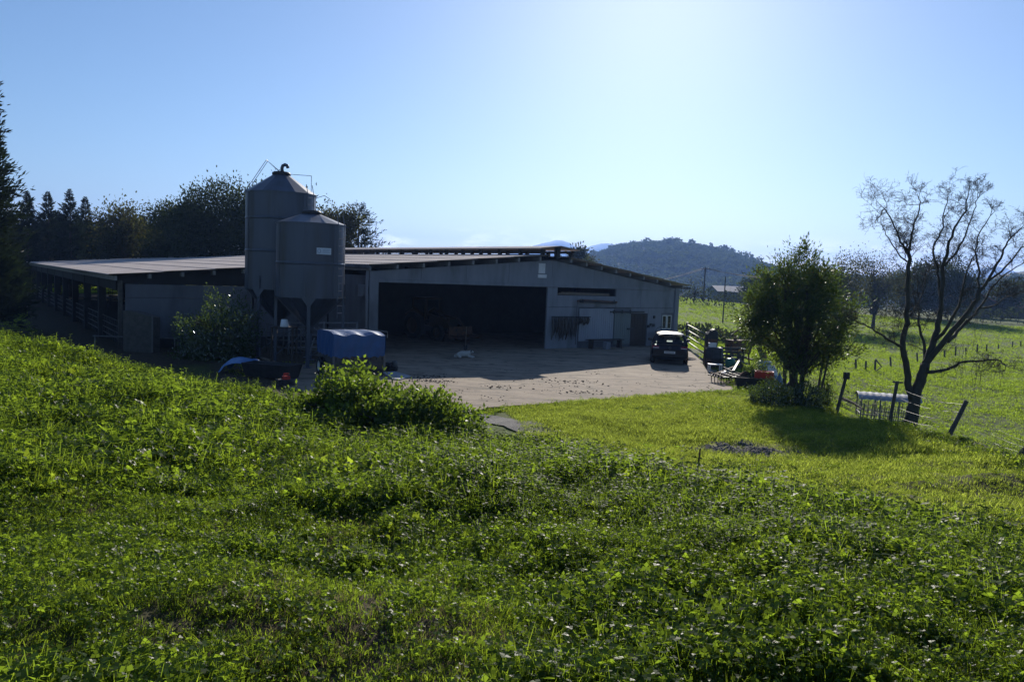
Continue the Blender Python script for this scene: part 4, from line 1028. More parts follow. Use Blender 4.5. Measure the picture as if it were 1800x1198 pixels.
# ================================================================== right hand junk line
p, q = on_z(1206, 607), on_z(1240, 633)
gt = tube_gate('field_gate', 'tubular steel gate standing open beyond the parked car', 'gate', p, q, 1.32, 4, 'galv_bright', 0, r=.035)
for x_ in (0, float(np.hypot(*(q - p)[:2]))): MB().tube([(x_, 0, -.05), (x_, 0, 1.46)], .085, 9).build('gate_post', M['steel_dark'], gt)
def stand(px, py): p = on_z(px, py); p[2] = max(h1(p[0], p[1]), -.4) if not (p[0] < 9.2) else 0.0; return p
def jt(name, label, cat, px, py, rz=0.0, D=None):
    g_ = gnd(px, py) if D is None else at(px, py, D)
    if D is not None: g_[2] = h1(g_[0], g_[1])
    if g_[1] > 46: g_ = on_z(px, py, -.15); g_[2] = h1(g_[0], g_[1])
    return thing(name, label, cat, g_, rz)
b1 = jt('boiler_cabinet', 'tall dark metal cabinet with ragged top in junk row', 'cabinet', 1247, 641)
MB().prism([(-.28, -.25, 0), (.3, -.25, 0), (.27, -.25, 1.62), (.1, -.25, 1.78), (-.12, -.25, 1.66), (-.24, -.25, 1.5)], (0, .5, 0)).build('body', M['steel_dark'], b1, bevel=.02)
MB().span((-.22, -.28, .2), (.24, -.252, 1.3)).build('door', M['rust'], b1)
MB().span((-.1, -.3, .7), (-.06, -.281, .85)).build('handle', M['galv_bright'], b1)
MB().tube([(-.28, -.1, 1.66), (.3, -.1, 1.78), (.55, -.05, 1.6)], .03, 6).build('loose_tube', M['rust'], b1)
b2 = jt('steel_tank', 'squat dark steel tank in front of tall cabinet in junk row', 'tank', 1254, 646)
MB().lathe([(.36, 0), (.40, .04), (.40, .46), (.415, .48), (.40, .5), (.40, .92), (.36, .97), (0, .98)], 22).build('shell', M['steel_dark'], b2, smooth=True)
for k in range(6): a_ = k * PI / 3; MB().bar((.405 * math.cos(a_), .405 * math.sin(a_), .05), (.405 * math.cos(a_), .405 * math.sin(a_), .9), .04, .03).build('stiffener', M['black'], b2)
wb = jt('white_box', 'small white box lying on top of squat steel tank', 'box', 1254, 646); wb.location.z += .982; wb.location.x -= .12
MB().span((-.16, -.12, 0), (.18, .12, .18)).build('box_body', M['white_plastic'], wb, bevel=.02); MB().span((-.17, -.13, .181), (.19, .13, .21)).build('lid', M['white_plastic'], wb)
tb_ = jt('work_table', 'worn table with pale boards behind steel tank', 'table', 1276, 643, .2)
for k in range(3): MB().span((-.8, -.3 + .21 * k, .86), (.85, -.11 + .21 * k, .9)).build('top_board', M['white_sheet'], tb_)
for x in (-.7, .75):
    for y in (-.25, .25): MB().span((x - .04, y - .04, 0), (x + .04, y + .04, .858)).build('leg', M['timber_dark'], tb_)
mc = jt('rusty_machine', 'rusty hopper machine with bent chute in junk row', 'machine', 1296, 640, .3)
MB().prism([(-.5, -.3, .55), (.5, -.3, .55), (.62, -.42, 1.25), (-.62, -.42, 1.25)], (0, .7, 0)).build('hopper', M['rust'], mc)
for x in (-.45, .45):
    for y in (-.25, .3): MB().bar((x * 1.2, y, 0), (x, y, .56), .06, .06).build('leg', M['rust'], mc)
MB().tube([(-.2, 0, 1.2), (-.3, 0, 1.55), (-.05, 0, 1.72)], [.09, .08, .1], 8).build('chute', M['rust'], mc, smooth=True)
MB().lathe([(.22, -.04), (.25, -.03), (.25, .03), (.22, .04), (.05, .04), (.05, -.04)], 18, (0, 0, 0), cap=False).build('flywheel', M['steel_dark'], mc).location = (.0, -.36, .4)
mc.children[-1].rotation_euler = (PI / 2, 0, 0)
gb = jt('green_barrel', 'dark green plastic barrel among scrap bars', 'barrel', 1283, 652)
MB().lathe([(.16, 0), (.21, .05), (.235, .2), (.24, .3), (.235, .4), (.21, .54), (.14, .6), (0, .61)], 20).build('shell', M['green_plastic'], gb, smooth=True)
for z in (.2, .4): MB().lathe([(.236, z - .015), (.25, z), (.236, z + .015)], 20, cap=False).build('hoop', M['green_plastic'], gb)
MB().lathe([(.05, .6), (.05, .65), (0, .652)], 10, (.07, 0, 0)).build('cap', M['black'], gb)
wt = jt('low_stool', 'low white stool at edge of the yard by scrap', 'stool', 1256, 655)
MB().span((-.3, -.2, .36), (.3, .2, .41)).build('seat', M['white_paint'], wt, bevel=.01)
for x in (-.26, .26):
    for y in (-.16, .16): MB().span((x - .025, y - .025, 0), (x + .025, y + .025, .359)).build('leg', M['white_paint'], wt)
rj = random.Random(12)
bars = [((1262, 650, .25), (1300, 668, .2), 'timber_grey', 'weathered beam lying over the nearest scrap heap'), ((1266, 637, .45), (1312, 652, .35), 'galv_bright', 'shiny bar lying behind green barrel'),
        ((1272, 660, .2), (1310, 672, .12), 'galv_bright', 'shiny bar lowest on the scrap heap'), ((1292, 632, .6), (1330, 652, .4), 'timber', 'pale plank sloping behind the dark trough cart'), ((1300, 640, .5), (1340, 655, .5), 'timber_grey', 'grey beam sloping towards the red crate'),
        ((1258, 660, .08), (1290, 656, .3), 'rust', 'rusty bar sticking up left of scrap heap'), ((1288, 664, .3), (1302, 646, .55), 'steel_dark', 'dark bar standing askew right of green barrel')]
for a, b_, mt_, lb in bars:
    pa, pb = gnd(a[0], a[1]), gnd(b_[0], b_[1]); pa[2] += a[2]; pb[2] += b_[2]
    if np.linalg.norm(pb - pa) > 6: pb = pa + (pb - pa) / np.linalg.norm(pb - pa) * 4
    tag(MB().bar(V(pa), V(pb), .09, .07).build('scrap_bar' if mt_ in ('galv_bright', 'rust', 'steel_dark') else 'timber_beam', M[mt_]), lb, 'scrap' if mt_ in ('galv_bright', 'rust', 'steel_dark') else 'beam')
hr = jt('harrow', 'tangled dark harrow frame with tines near yard edge', 'harrow', 1288, 672, .3)
for k in range(5): MB().bar((-.9, -.45 + .22 * k, .26), (.9, -.42 + .22 * k, .3), .05, .05).build('frame_bar', M['steel_dark'], hr)
for k in range(5): MB().bar((-.8 + .4 * k, -.5, .32), (-.75 + .4 * k, .5, .34), .05, .05).build('frame_bar', M['rust'], hr)
for k in range(5):
    for j in range(4): MB().bar((-.8 + .4 * k, -.4 + .25 * j, .3), (-.76 + .4 * k, -.36 + .25 * j, .0), .03, .03).build('tine', M['steel_dark'], hr)
tc2 = jt('trough_cart', 'long dark box cart with pale rim ahead of leafy tree', 'cart', 1326, 684, -.25)
tc2.scale = (.62, .62, .62)
MB().prism([(-1.1, -.38, .18), (1.1, -.38, .18), (1.2, -.5, .72), (-1.2, -.5, .72)], (0, .05, 0)).prism([(-1.1, .38, .18), (1.1, .38, .18), (1.2, .5, .72), (-1.2, .5, .72)], (0, -.05, 0)).span((-1.1, -.37, .14), (1.1, .37, .179)).build('box', M['steel_dark'], tc2)
for s_ in (-1, 1): MB().prism([(s_ * 1.1, -.37, .18), (s_ * 1.1, .37, .18), (s_ * 1.19, .49, .72), (s_ * 1.19, -.49, .72)], (-s_ * .04, 0, 0)).build('end_panel', M['steel_dark'], tc2)
for y in (-.5, .5): MB().bar((-1.22, y, .74), (1.22, y, .74), .06, .035).build('rim', M['timber'], tc2)
for x in (-.7, .7): wheel(tc2, (x, -.42, .2), .2, .1, axis='Y', rim='steel_dark')
rd = jt('red_crate', 'bright red plastic crate on the dark trough cart', 'crate', 1326, 684, -.25); rd.location.z += .475; rd.location.x += .32; rd.location.y -= .06
for a, b_ in (((-.35, -.22, 0), (.35, -.18, .26)), ((-.35, .18, 0), (.35, .22, .26)), ((-.35, -.179, 0), (-.31, .179, .26)), ((.31, -.179, 0), (.35, .179, .26))): MB().span(a, b_).build('side', M['red_plastic'], rd)
MB().span((-.309, -.179, 0), (.309, .179, .03)).build('base', M['red_plastic'], rd)
sk = jt('feed_sack', 'white and blue feed sack slumped behind red crate', 'sack', 1354, 676); sk.location.z += .1
def sackf(u_, v_):
    a_ = u_ * 2 * PI; z = v_ * .72; w_ = .24 + .05 * math.sin(v_ * PI) - .09 * v_ ** 4; return (w_ * math.cos(a_) * (1 + .08 * math.sin(3 * a_ + v_ * 5)), w_ * .75 * math.sin(a_) + .1 * v_, z)
MB().grid(sackf, 20, 10).build('bag', M['white_plastic'], sk, smooth=True); MB().grid(lambda u_, v_: tuple(1.02 * c if i < 2 else c * .35 + .2 for i, c in enumerate(sackf(u_, v_))), 20, 4).build('print_band', M['blue_plastic'], sk, smooth=True)
bs2 = jt('blue_sheeting', 'torn light blue plastic sheeting by the dark shrub', 'sheet', 1368, 690)
MB().grid(lambda u_, v_: ((u_ - .5) * .8, (v_ - .5) * .3 + .1 * math.sin(u_ * 9), .05 + .75 * (1 - abs(2 * u_ - 1.1)) * (.4 + .6 * v_) + .08 * math.sin(u_ * 23 + v_ * 9)), 16, 8).build('sheeting', M['blue_plastic'], bs2)
jg = jt('white_jug', 'white plastic jug on ground before blue sheeting', 'jug', 1371, 696)
MB().lathe([(.1, 0), (.12, .03), (.12, .22), (.05, .3), (.04, .36), (0, .365)], 14).build('body', M['white_plastic'], jg, smooth=True); MB().tube([(.1, 0, .24), (.16, 0, .2), (.12, 0, .1)], .015, 6).build('handle', M['white_plastic'], jg)
lp = jt('leaning_plank', 'grey plank leaning up behind the feed sack', 'plank', 1356, 672); MB().bar((0, 0, 0), (-.5, .5, 1.5), .2, .03, (0, -1, .3)).build('board', M['timber_grey'], lp); MB().bar((.05, .1, 0), (-.2, .6, 1.3), .12, .03, (0, -1, .3)).build('batten', M['timber'], lp)
pal = jt('pallet', 'weathered pallet tipped up between table and rusty machine', 'pallet', 1288, 648, .2)
for k in range(6): MB().bar((-.5, .02 + .05 * k, .12 + .17 * k), (.5, .02 + .05 * k, .12 + .17 * k), .03, .1).build('slat', M['timber_grey'], pal)
for x in (-.45, 0, .45): MB().bar((x, .06, 0), (x, .38, 1.05), .08, .06).build('bearer', M['timber_grey'], pal)
wbk = jt('white_bucket', 'white bucket lying by the harrow at yard edge', 'bucket', 1268, 664)
o = MB().lathe([(.11, 0), (.15, .3), (.16, .31), (.14, .3), (.1, .03)], 16).build('body', M['white_plastic'], wbk, smooth=True); o.rotation_euler = (1.45, 0, .6); o.location.z = .15
rim_ = jt('wheel_rim', 'rusty wheel rim leaning on the dark box cart', 'rim', 1312, 680)
o = MB().lathe([(.12, -.06), (.3, -.07), (.33, -.05), (.29, 0), (.33, .05), (.3, .07), (.12, .06), (.12, -.06)], 22, cap=False).build('disc', M['rust'], rim_, smooth=True); o.rotation_euler = (1.25, 0, .2); o.location.z = .31
dr2 = jt('blue_drum', 'faded blue drum standing behind the red crate', 'drum', 1342, 668)
MB().lathe([(.27, 0), (.29, .02), (.28, .28), (.3, .3), (.28, .32), (.28, .56), (.3, .58), (.28, .6), (.29, .84), (.26, .86), (0, .85)], 22).build('shell', M['blue_plastic'], dr2, smooth=True); MB().lathe([(.04, .85), (.04, .88), (0, .885)], 10, (.15, 0, 0)).build('bung', M['black'], dr2)
ty = jt('worn_tyre', 'black tyre lying against the leafy tree trunk', 'tyre', 1394, 694)
t_ = MB().lathe([(.19, -.09), (.3, -.1), (.33, -.05), (.33, .05), (.3, .1), (.19, .09), (.19, -.09)], 24, cap=False).build('tread', M['rubber'], ty, smooth=True); t_.location.z = .3; t_.rotation_euler = (1.2, 0, .3)

# ================================================================== fence along the lawn edge
fn = thing('wire_fence', 'leaning post and wire fence along edge of lawn', 'fence', (0, 0, 0))
fposts = [((1380, 621), (1379, 672), 28.5, .10), ((1396, 638), (1394, 690), 27.6, .05), ((1449, 618), (1437, 690), 27.2, .055), ((1458, 622), (1441, 696), 26.9, .05), ((1489, 655), (1474, 712), 25.6, .075), ((1577, 671), (1566, 730), 22.6, .07), ((1699, 704), (1670, 762), 19.3, .075), ((1815, 775), (1792, 800), 16.6, .075), ((1960, 790), (1930, 850), 13.2, .075)]
fp3 = []
for a, b_, D, r_ in fposts:
    T, Bt = at(*a, D), at(*b_, D); k = (Bt - T); zg = h1(Bt[0], Bt[1])
    if abs(k[2]) > 1e-3: Bt = T + k * ((zg - .15 - T[2]) / k[2])
    MB().tube([V(Bt), V(Bt + (T - Bt) * .5), V(T)], [r_ * .78, r_ * .74, r_ * .7], 8).build('post', M['timber_grey'], fn); fp3.append((T, Bt))
MB().bar(V(at(1570, 671, 22.6)), V(at(1586, 672, 22.6)), .07, .05).build('post_cap', M['timber_grey'], fn)
MB().box(V(at(1488, 660, 25.5)), (.16, .14, .22)).build('insulator_box', M['steel_dark'], fn)
for i in range(len(fp3) - 1):
    (T0, B0), (T1, B1) = fp3[i], fp3[i + 1]
    for f_ in (.92, .75, .58, .42):
        p, q = B0 + (T0 - B0) * f_, B1 + (T1 - B1) * f_
        MB().tube([V(p + (q - p) * t_ - np.array([0, 0, .12 * math.sin(t_ * PI)])) for t_ in (0, .25, .5, .75, 1)], .0035, 4).build('wire', M['galv_bright'], fn)
# net stretch at the right edge
mb = MB()
p, q = np.array([12.2, 19.8]), np.array([13.0, 16.5])
for i in range(15):
    a = p + (q - p) * i / 14; z = h1(*a); mb.tube([(a[0], a[1], z), (a[0] + .04 * math.sin(i), a[1], z + .95)], .004, 4)
for k in range(6):
    mb.tube([(*(p + (q - p) * i / 7), h1(*(p + (q - p) * i / 7)) + .1 + .16 * k) for i in range(8)], .004, 4)
mb.build('wire_net', M['steel_dark'], fn)
# old log kerb on the lawn edge
lg = MB(); pts = []
for i, p in enumerate(fence_pts[3:]):
    pts.append((p[0] + .15, p[1], h1(p[0] + .15, p[1]) + .02))
lg.tube(pts, [.09] * len(pts), 7)
tag(lg.build('fallen_pole', M['bark'], smooth=True), 'long dark pole lying along the lawn edge fence', 'log')
sp_ = at(1500, 700, 27.5); 
tag(MB().tube([V(at(1482, 700, 26.2)), V(at(1500, 708, 25.5)), V(at(1516, 718, 24.8))], [.05, .045, .03], 7).build('sloping_branch', M['bark_green']), 'mossy branch sloping down left of the hay feeder', 'branch')
# stake on the bank
sk_b = at(1222, 838, 10.8); sk_b[2] = h1(sk_b[0], sk_b[1]); stt = at(1231, 787, 10.8)
tag(MB().tube([V(sk_b - [0, 0, .08]), V((sk_b * .5 + stt * .5) + np.array([.008, 0, 0])), V(stt)], [.014, .013, .011], 6).build('thin_stake', M['rust']), 'thin dark stake standing alone on the weedy bank', 'stake')
# pasture posts
ff = thing('pasture_fence', 'row of short old posts crossing the far pasture', 'fence', (0, 0, 0))
for cx, cy in [(130, 837), (170, 842), (210, 845), (278, 830), (390, 805), (505, 787), (550, 780), (595, 775), (640, 770), (680, 762), (728, 757), (788, 747), (826, 742)]:
    g_ = gnd(1450 + cx / 2.397, 300 + cy / 2.397); a_ = RND.uniform(-.12, .12); hh = RND.uniform(.7, 1.05)
    MB().tube([V(g_ - [0, 0, .1]), V(g_ + [a_ * .5, 0, hh * .5]), V(g_ + [a_ * hh, .05, hh])], [.075, .07, .065], 6).build('post', M['timber_grey'], ff)
g_ = gnd(1537, 652); MB().tube([V(g_ + [0, 0, .9]), V(g_ + [.5, 0, .35]), V(g_ + [.1, 0, 0])], .05, 5).build('stay', M['timber_grey'], ff)
# hay feeder
fd_p = at(1557, 735, 34.0); fz = h1(fd_p[0], fd_p[1]); zt2 = height_at(1557, 690, 34)
fd = thing('hay_feeder', 'roofed cattle hay feeder with pale tin roof behind fence', 'feeder', (fd_p[0], fd_p[1], fz), -.28)
FL, FW, FH = 2.25, 1.3, max(1.3, zt2 - fz - .12)
for x in (-1, -.33, .33, 1):
    for y in (-1, 1): MB().bar((x * FL / 2, y * FW / 2, 0), (x * FL / 2, y * FW / 2, FH - .05), .055, .055).build('post', M['galv_bright'], fd)
def rf(u_, v_): a_ = (v_ - .5) * 2.2; return ((u_ - .5) * (FL + .25), math.sin(a_) * .82, FH - .33 + .42 * math.cos(a_) + .012 * math.sin(u_ * 60))
MB().grid(rf, 40, 10).build('tin_roof', M['white_sheet'], fd, smooth=True)
for y in (-1, 1):
    for z in (.25, .62, FH - .1): MB().bar((-FL / 2, y * FW / 2, z), (FL / 2, y * FW / 2, z), .04, .04).build('rail', M['galv_bright'], fd)
    for k in range(13): x = -FL / 2 + FL * (k + .5) / 13; MB().bar((x, y * FW / 2, .25), (x + .06, y * FW / 2, 1.05 - .12 * (k % 2)), .03, .03).build('feed_bar', M['galv_bright'], fd)
for x in (-FL / 2, FL / 2): MB().bar((x, -FW / 2, .62), (x, FW / 2, .62), .04, .04).build('rail', M['galv_bright'], fd)
# dark wrapped bale
bg_ = gnd(1535, 552); bl3 = thing('wrapped_bale', 'round black wrapped bale standing in pasture under thin tree', 'bale', bg_)
o = MB().lathe([(0, -.6), (.55, -.6), (.68, -.5), (.7, 0), (.68, .5), (.55, .6), (0, .6)], 22).build('wrapped_roll', M['black'], bl3, smooth=True); o.rotation_euler = (PI / 2, 0, .4); o.location.z = .66
# ================================================================== poles, wires, far buildings
def pole(label, px, ytop, D, arm=True, r_=.13):
    T = at(px, ytop, D); z0 = h1(T[0], T[1]); t = thing('utility_pole', label, 'pole', (T[0], T[1], z0), 0, 'utility poles beyond the pasture')
    MB().tube([(0, 0, -.3), (0, 0, T[2] - z0)], [r_, r_ * .7], 8).build('shaft', M['timber_grey'], t, smooth=True)
    if arm:
        MB().bar((-.7, 0, T[2] - z0 - .35), (.7, 0, T[2] - z0 - .35), .1, .1).build('crossarm', M['timber_dark'], t)
        for x in (-.6, 0, .6): MB().lathe([(.05, 0), (.06, .08), (.03, .16), (0, .17)], 8, (x, 0, T[2] - z0 - .3)).build('insulator', M['white_plastic'], t)
    return T
T1 = pole('taller utility pole with crossarm beyond pasture right of barn', 1240, 469, 150, True, .2)
T2 = pole('thin shorter pole in pasture right of barn', 1275.5, 485, 105, False, .1)
for i, (dx, yy_) in enumerate([(0, 484), (.5, 488), (-.5, 486)]):
    E_ = at(1380 + i * 4, yy_ + 2, 125); S_ = T1 + np.array([dx, 0, -.2]); W_ = at(1080, 490 + i * 2, 240)
    lbs = ['uppermost wire of the pole line over the pasture', 'lowest wire of the pole line over the pasture', 'middle wire of the pole line over the pasture']
    pts = [V(W_ + (S_ - W_) * t_ - np.array([0, 0, 1.6 * math.sin(t_ * PI)])) for t_ in np.linspace(0, 1, 12)] + [V(S_ + (E_ - S_) * t_ - np.array([0, 0, .55 * math.sin(t_ * PI)])) for t_ in np.linspace(0, 1, 12)][1:]
    tag(MB().tube(pts, .03, 4).build('overhead_wire', M['steel_dark']), lbs[i], 'wire', 'overhead wires')
def house(name, label, px, py, D, w_, d_, wall_h, roof_h, rz, wall, roof, wins, base=None):
    p = at(px, py, D); z0 = h1(p[0], p[1]) if base is None else base
    t = thing(name, label, 'building', (p[0], p[1], z0), rz)
    MB().span((-w_ / 2, -d_ / 2, -.3), (w_ / 2, d_ / 2, wall_h)).build('wall', M[wall], t)
    for s_ in (-1, 1): MB().prism([(-w_ / 2 - .4, s_ * (d_ / 2 + .4), wall_h - .12), (w_ / 2 + .4, s_ * (d_ / 2 + .4), wall_h - .12), (w_ / 2 + .4, 0, wall_h + roof_h), (-w_ / 2 - .4, 0, wall_h + roof_h)], (0, 0, .15)).build('roof', M[roof], t)
    for s_ in (-1, 1): MB().prism([(s_ * (w_ / 2 - .02), -d_ / 2, wall_h), (s_ * (w_ / 2 - .02), d_ / 2, wall_h), (s_ * (w_ / 2 - .02), 0, wall_h + roof_h - .05)], (-s_ * .15, 0, 0)).build('gable', M[wall], t)
    for x in wins: wn_ = MB().span((x - .5, -d_ / 2 - .03, 1.0), (x + .5, -d_ / 2 - .003, 2.1)).build('window', M['white_paint'], t); MB().span((x - .42, -d_ / 2 - .05, 1.08), (x + .42, -d_ / 2 - .031, 2.02)).build('pane', M['glass_dark'], wn_)
    MB().span((w_ * .3, -d_ / 2 - .05, 0), (w_ * .3 + .9, -d_ / 2 - .003, 2.0)).build('door', M['timber_dark'], t)
house('farmhouse', 'far dark gabled house behind the bare willow branches', 1700, 530, 175, 9, 8, 3.4, 2.2, 1.35, 'timber_grey', 'tile', [-3, 0])
house('farm_shed', 'far long shed with reddish roof right of the gabled house', 1738, 532, 185, 14, 6, 2.4, 1.4, .1, 'timber_dark', 'tile', [-4, 0])
house('farm_shed', 'far pale roofed shed beside the utility poles', 1287, 518, 175, 9, 6, 2.2, 1.1, .15, 'concrete_pale', 'white_sheet', [-3, 0], base=None)
# rails at the far left beside the big conifer
tube_gate('cattle_gate', 'long tubular gate at far left beyond the barn posts', 'gate', at(-40, 545, 52) * [1, 1, 0], at(48, 538, 58) * [1, 1, 0], 1.4, 3, 'galv_bright', 3, r=.04)
tag(MB().prism([(-45, 74, .03), (-31, 74, .03), (-31, 77, .03), (-45, 77, .03)], (0, 0, .05)).build('concrete_apron', M['yard']), 'pale strip of concrete at far left behind barn', 'paving')

# ---- dung on the yard, stones, gravel patch
def clumps(name, spots, n, mat, smin, smax, seed, flat=.5):
    r_ = np.random.default_rng(seed); vs = []; fs = []
    ico = [(-.5, -.5, 0), (.5, -.4, 0), (.6, .5, 0), (-.4, .6, 0), (-.2, -.3, .8), (.3, -.2, .9), (.3, .3, .7), (-.25, .3, .8)]
    F6 = [(4, 5, 6, 7), (0, 1, 5, 4), (1, 2, 6, 5), (2, 3, 7, 6), (3, 0, 4, 7)]
    for cx, cy, sx, sy in spots:
        for k in range(n):
            x, y = cx + r_.normal() * sx, cy + r_.normal() * sy; s_ = r_.uniform(smin, smax); a = r_.uniform(0, 6.28); z = max(h1(x, y), 0 if flat_mask(np.array([x]), np.array([y]))[0] > .5 else -9)
            ca, sa = math.cos(a), math.sin(a); o_ = len(vs)
            for p in ico: q0, q1 = p[0] * r_.uniform(.7, 1.2), p[1] * r_.uniform(.7, 1.2); vs.append((x + s_ * (q0 * ca - q1 * sa), y + s_ * (q0 * sa + q1 * ca), z - .004 + s_ * p[2] * flat * r_.uniform(.6, 1.2)))
            fs += [tuple(i + o_ for i in f_) for f_ in F6]
    return kind(np_obj(name, vs, fs, mat), 'stuff')
def np_obj(name, vs, fs, mat): return link(name, np_mesh(name, np.array(vs), np.array(fs), mat))
S = lambda px, py, sx, sy: (*on_z(px, py)[:2], sx, sy)
dg = clumps('dung_clods', [S(745, 664, .55, .5), S(760, 670, .4, .3)], 90, M['dung'], .02, .085, 1)
dg['label'] = 'brown dung clods scattered on yard near the trailer'
dg2 = clumps('dung_clods', [S(960, 667, .7, .3), S(1000, 676, .9, .35), S(975, 684, 1.1, .4), S(1020, 672, .5, .3), S(880, 680, .3, .3), S(1020, 690, .4, .2)], 30, M['dung'], .02, .085, 2)
dg2['label'] = 'brown dung clods scattered across middle of the yard'
dg3 = clumps('dung_clods', [S(x, y, .4, .4) for x, y in [(1180, 660), (1100, 690), (860, 700), (800, 690), (1200, 690), (1230, 655), (900, 650), (1050, 655), (1250, 680), (1140, 675)]], 16, M['dung'], .02, .06, 3)
dg3['label'] = 'crumbs of dirt strewn over the yard'
gp_ = gnd(1280, 790)
gv = clumps('gravel_patch', [(gp_[0], gp_[1], .75, .45), (gp_[0] + .7, gp_[1] - .3, .6, .35)], 420, M['gravel'], .03, .085, 4, .6)
gv['label'] = 'patch of grey gravel in lawn beyond the stake'
def stone(px, py, s_, label, mat='stone', lift=.3):
    g_ = gnd(px, py); t = MB(); r_ = random.Random(int(px))
    prof = []
    def fn_(u_, v_):
        a_, b_ = u_ * 2 * PI, (v_ - .5) * PI; d0 = Vector((math.cos(a_) * math.cos(b_), math.sin(a_) * math.cos(b_), math.sin(b_) * .75)); k = 1 + .35 * mnoise.noise(d0 * 1.6 + Vector((px, 0, 0)))
        return tuple(d0 * k * s_)
    o = t.grid(fn_, 12, 8).build('stone', M[mat]); o.location = V(g_) + Vector((0, 0, s_ * lift)); return tag(o, label, 'stone')
stone(1058, 1108, .045, 'fist sized brown stone lying in foreground grass', lift=1.0)
stone(1688, 914, .05, 'pale tan stone in the weeds at right', lift=.8)
stone(470, 1020, .03, 'small dark clod in short grass of foreground left', 'soil', lift=.8)

# ================================================================== VEGETATION
def unit(a): return a / (np.linalg.norm(a, axis=-1, keepdims=True) + 1e-9)
def rdir(n, r_): return unit(r_.normal(size=(n, 3)))
def leaf_quads(P, d, nrm, L, W, fold=.15):
    """pointed leaf quads: base, side, tip, side"""
    d = unit(d); s = unit(np.cross(d, nrm)); n = np.cross(s, d); L = np.asarray(L).reshape(-1, 1); W = np.asarray(W).reshape(-1, 1)
    mid = P + d * L * .42 - n * L * fold * .3
    vs = np.stack([P, mid + s * W / 2 + n * W * fold, P + d * L - n * L * fold, mid - s * W / 2 + n * W * fold], 1).reshape(-1, 3)
    return vs, np.arange(len(P) * 4).reshape(-1, 4)
def ell_points(n, ells, r_, shell=.55):
    """points inside a union of ellipsoids, weighted to the outside"""
    vol = np.array([e[1][0] * e[1][1] * e[1][2] for e in ells]) ** .8; ch = r_.choice(len(ells), n, p=vol / vol.sum())
    c = np.array([e[0] for e in ells])[ch]; R = np.array([e[1] for e in ells])[ch]
    d = rdir(n, r_); rad = shell + (1 - shell) * r_.random((n, 1)) ** .6
    lump = 1 + .22 * np.sin(d[:, :1] * 5 + c[:, :1]) * np.sin(d[:, 1:2] * 4 + 1) + .07 * r_.normal(size=(n, 1))
    return c + d * R * rad * np.clip(lump, .6, 1.35), d
def broadleaf(name, label, base, height, ells, ncl, per, cl_r, L, mat, tr_r, seed, bark='bark', cat='tree', group=None, stems=1, nlimb=26, up=.35, aspect=.45, sag=0., lean=(0, 0), shell=.5, trunk_top=None, spray=0.0):
    r_ = np.random.default_rng(seed); base = np.asarray(base, float)
    t = thing(name, label, cat, base, 0, group)
    C, D = ell_points(ncl, ells, r_, shell)
    N = ncl * per; ci = np.repeat(np.arange(ncl), per)
    off = r_.normal(size=(N, 3)) * cl_r * (.6 + .8 * r_.random((ncl, 1)))[ci] + (unit(D + np.array([0, 0, .5]) + .5 * rdir(ncl, r_)) * cl_r * spray)[ci] * r_.normal(size=(N, 1))
    P = C[ci] + off; d = unit(unit(off) * .7 + D[ci] * .5 + rdir(N, r_) * .7 + np.array([0, 0, up - sag])); nrm = rdir(N, r_) + np.array([0, 0, .8])
    s = L * (.6 + .8 * r_.random(N)); vs, q = leaf_quads(P, d, nrm, s, s * aspect)
    link('crown', np_mesh('crown', vs, q, M[mat]), t)
    mb = MB(); cz = float(np.mean(C[:, 2])); top = trunk_top or cz
    rt = random.Random(seed)
    for k in range(stems):
        a = rt.uniform(0, 6.28); rr = 0 if stems == 1 else tr_r * 1.6
        pts = []; x, y = rr * math.cos(a), rr * math.sin(a); n_ = 7; lx, ly = lean[0] + rt.uniform(-.04, .04), lean[1]
        for i in range(n_ + 1):
            f_ = i / n_; pts.append((x + (lx * top + .03 * top * math.sin(f_ * 5 + seed)) * f_ + (rr * 3 * math.cos(a)) * f_, y + ly * top * f_ + (rr * 3 * math.sin(a)) * f_, -.25 + (top + .25) * f_))
        mb.tube(pts, [tr_r * (1.25 if i == 0 else 1) * (1 - .6 * i / n_) for i in range(n_ + 1)], 9)
        sel = r_.choice(ncl, min(ncl, nlimb // stems), replace=False)
        for j in sel:
            c = C[j]; f_ = min(.95, max(.3, (c[2] * .55) / top)); b0 = Vector(pts[int(f_ * n_)]); e = Vector(c); m_ = b0.lerp(e, .5) + Vector((rt.uniform(-.1, .1), rt.uniform(-.1, .1), .12)) * (e - b0).length
            mb.tube([b0, m_, e], [tr_r * .38 * (1 - f_ * .5), tr_r * .2, tr_r * .05], 5, cap=False)
    mb.build('trunk', M[bark], t, smooth=True)
    return t
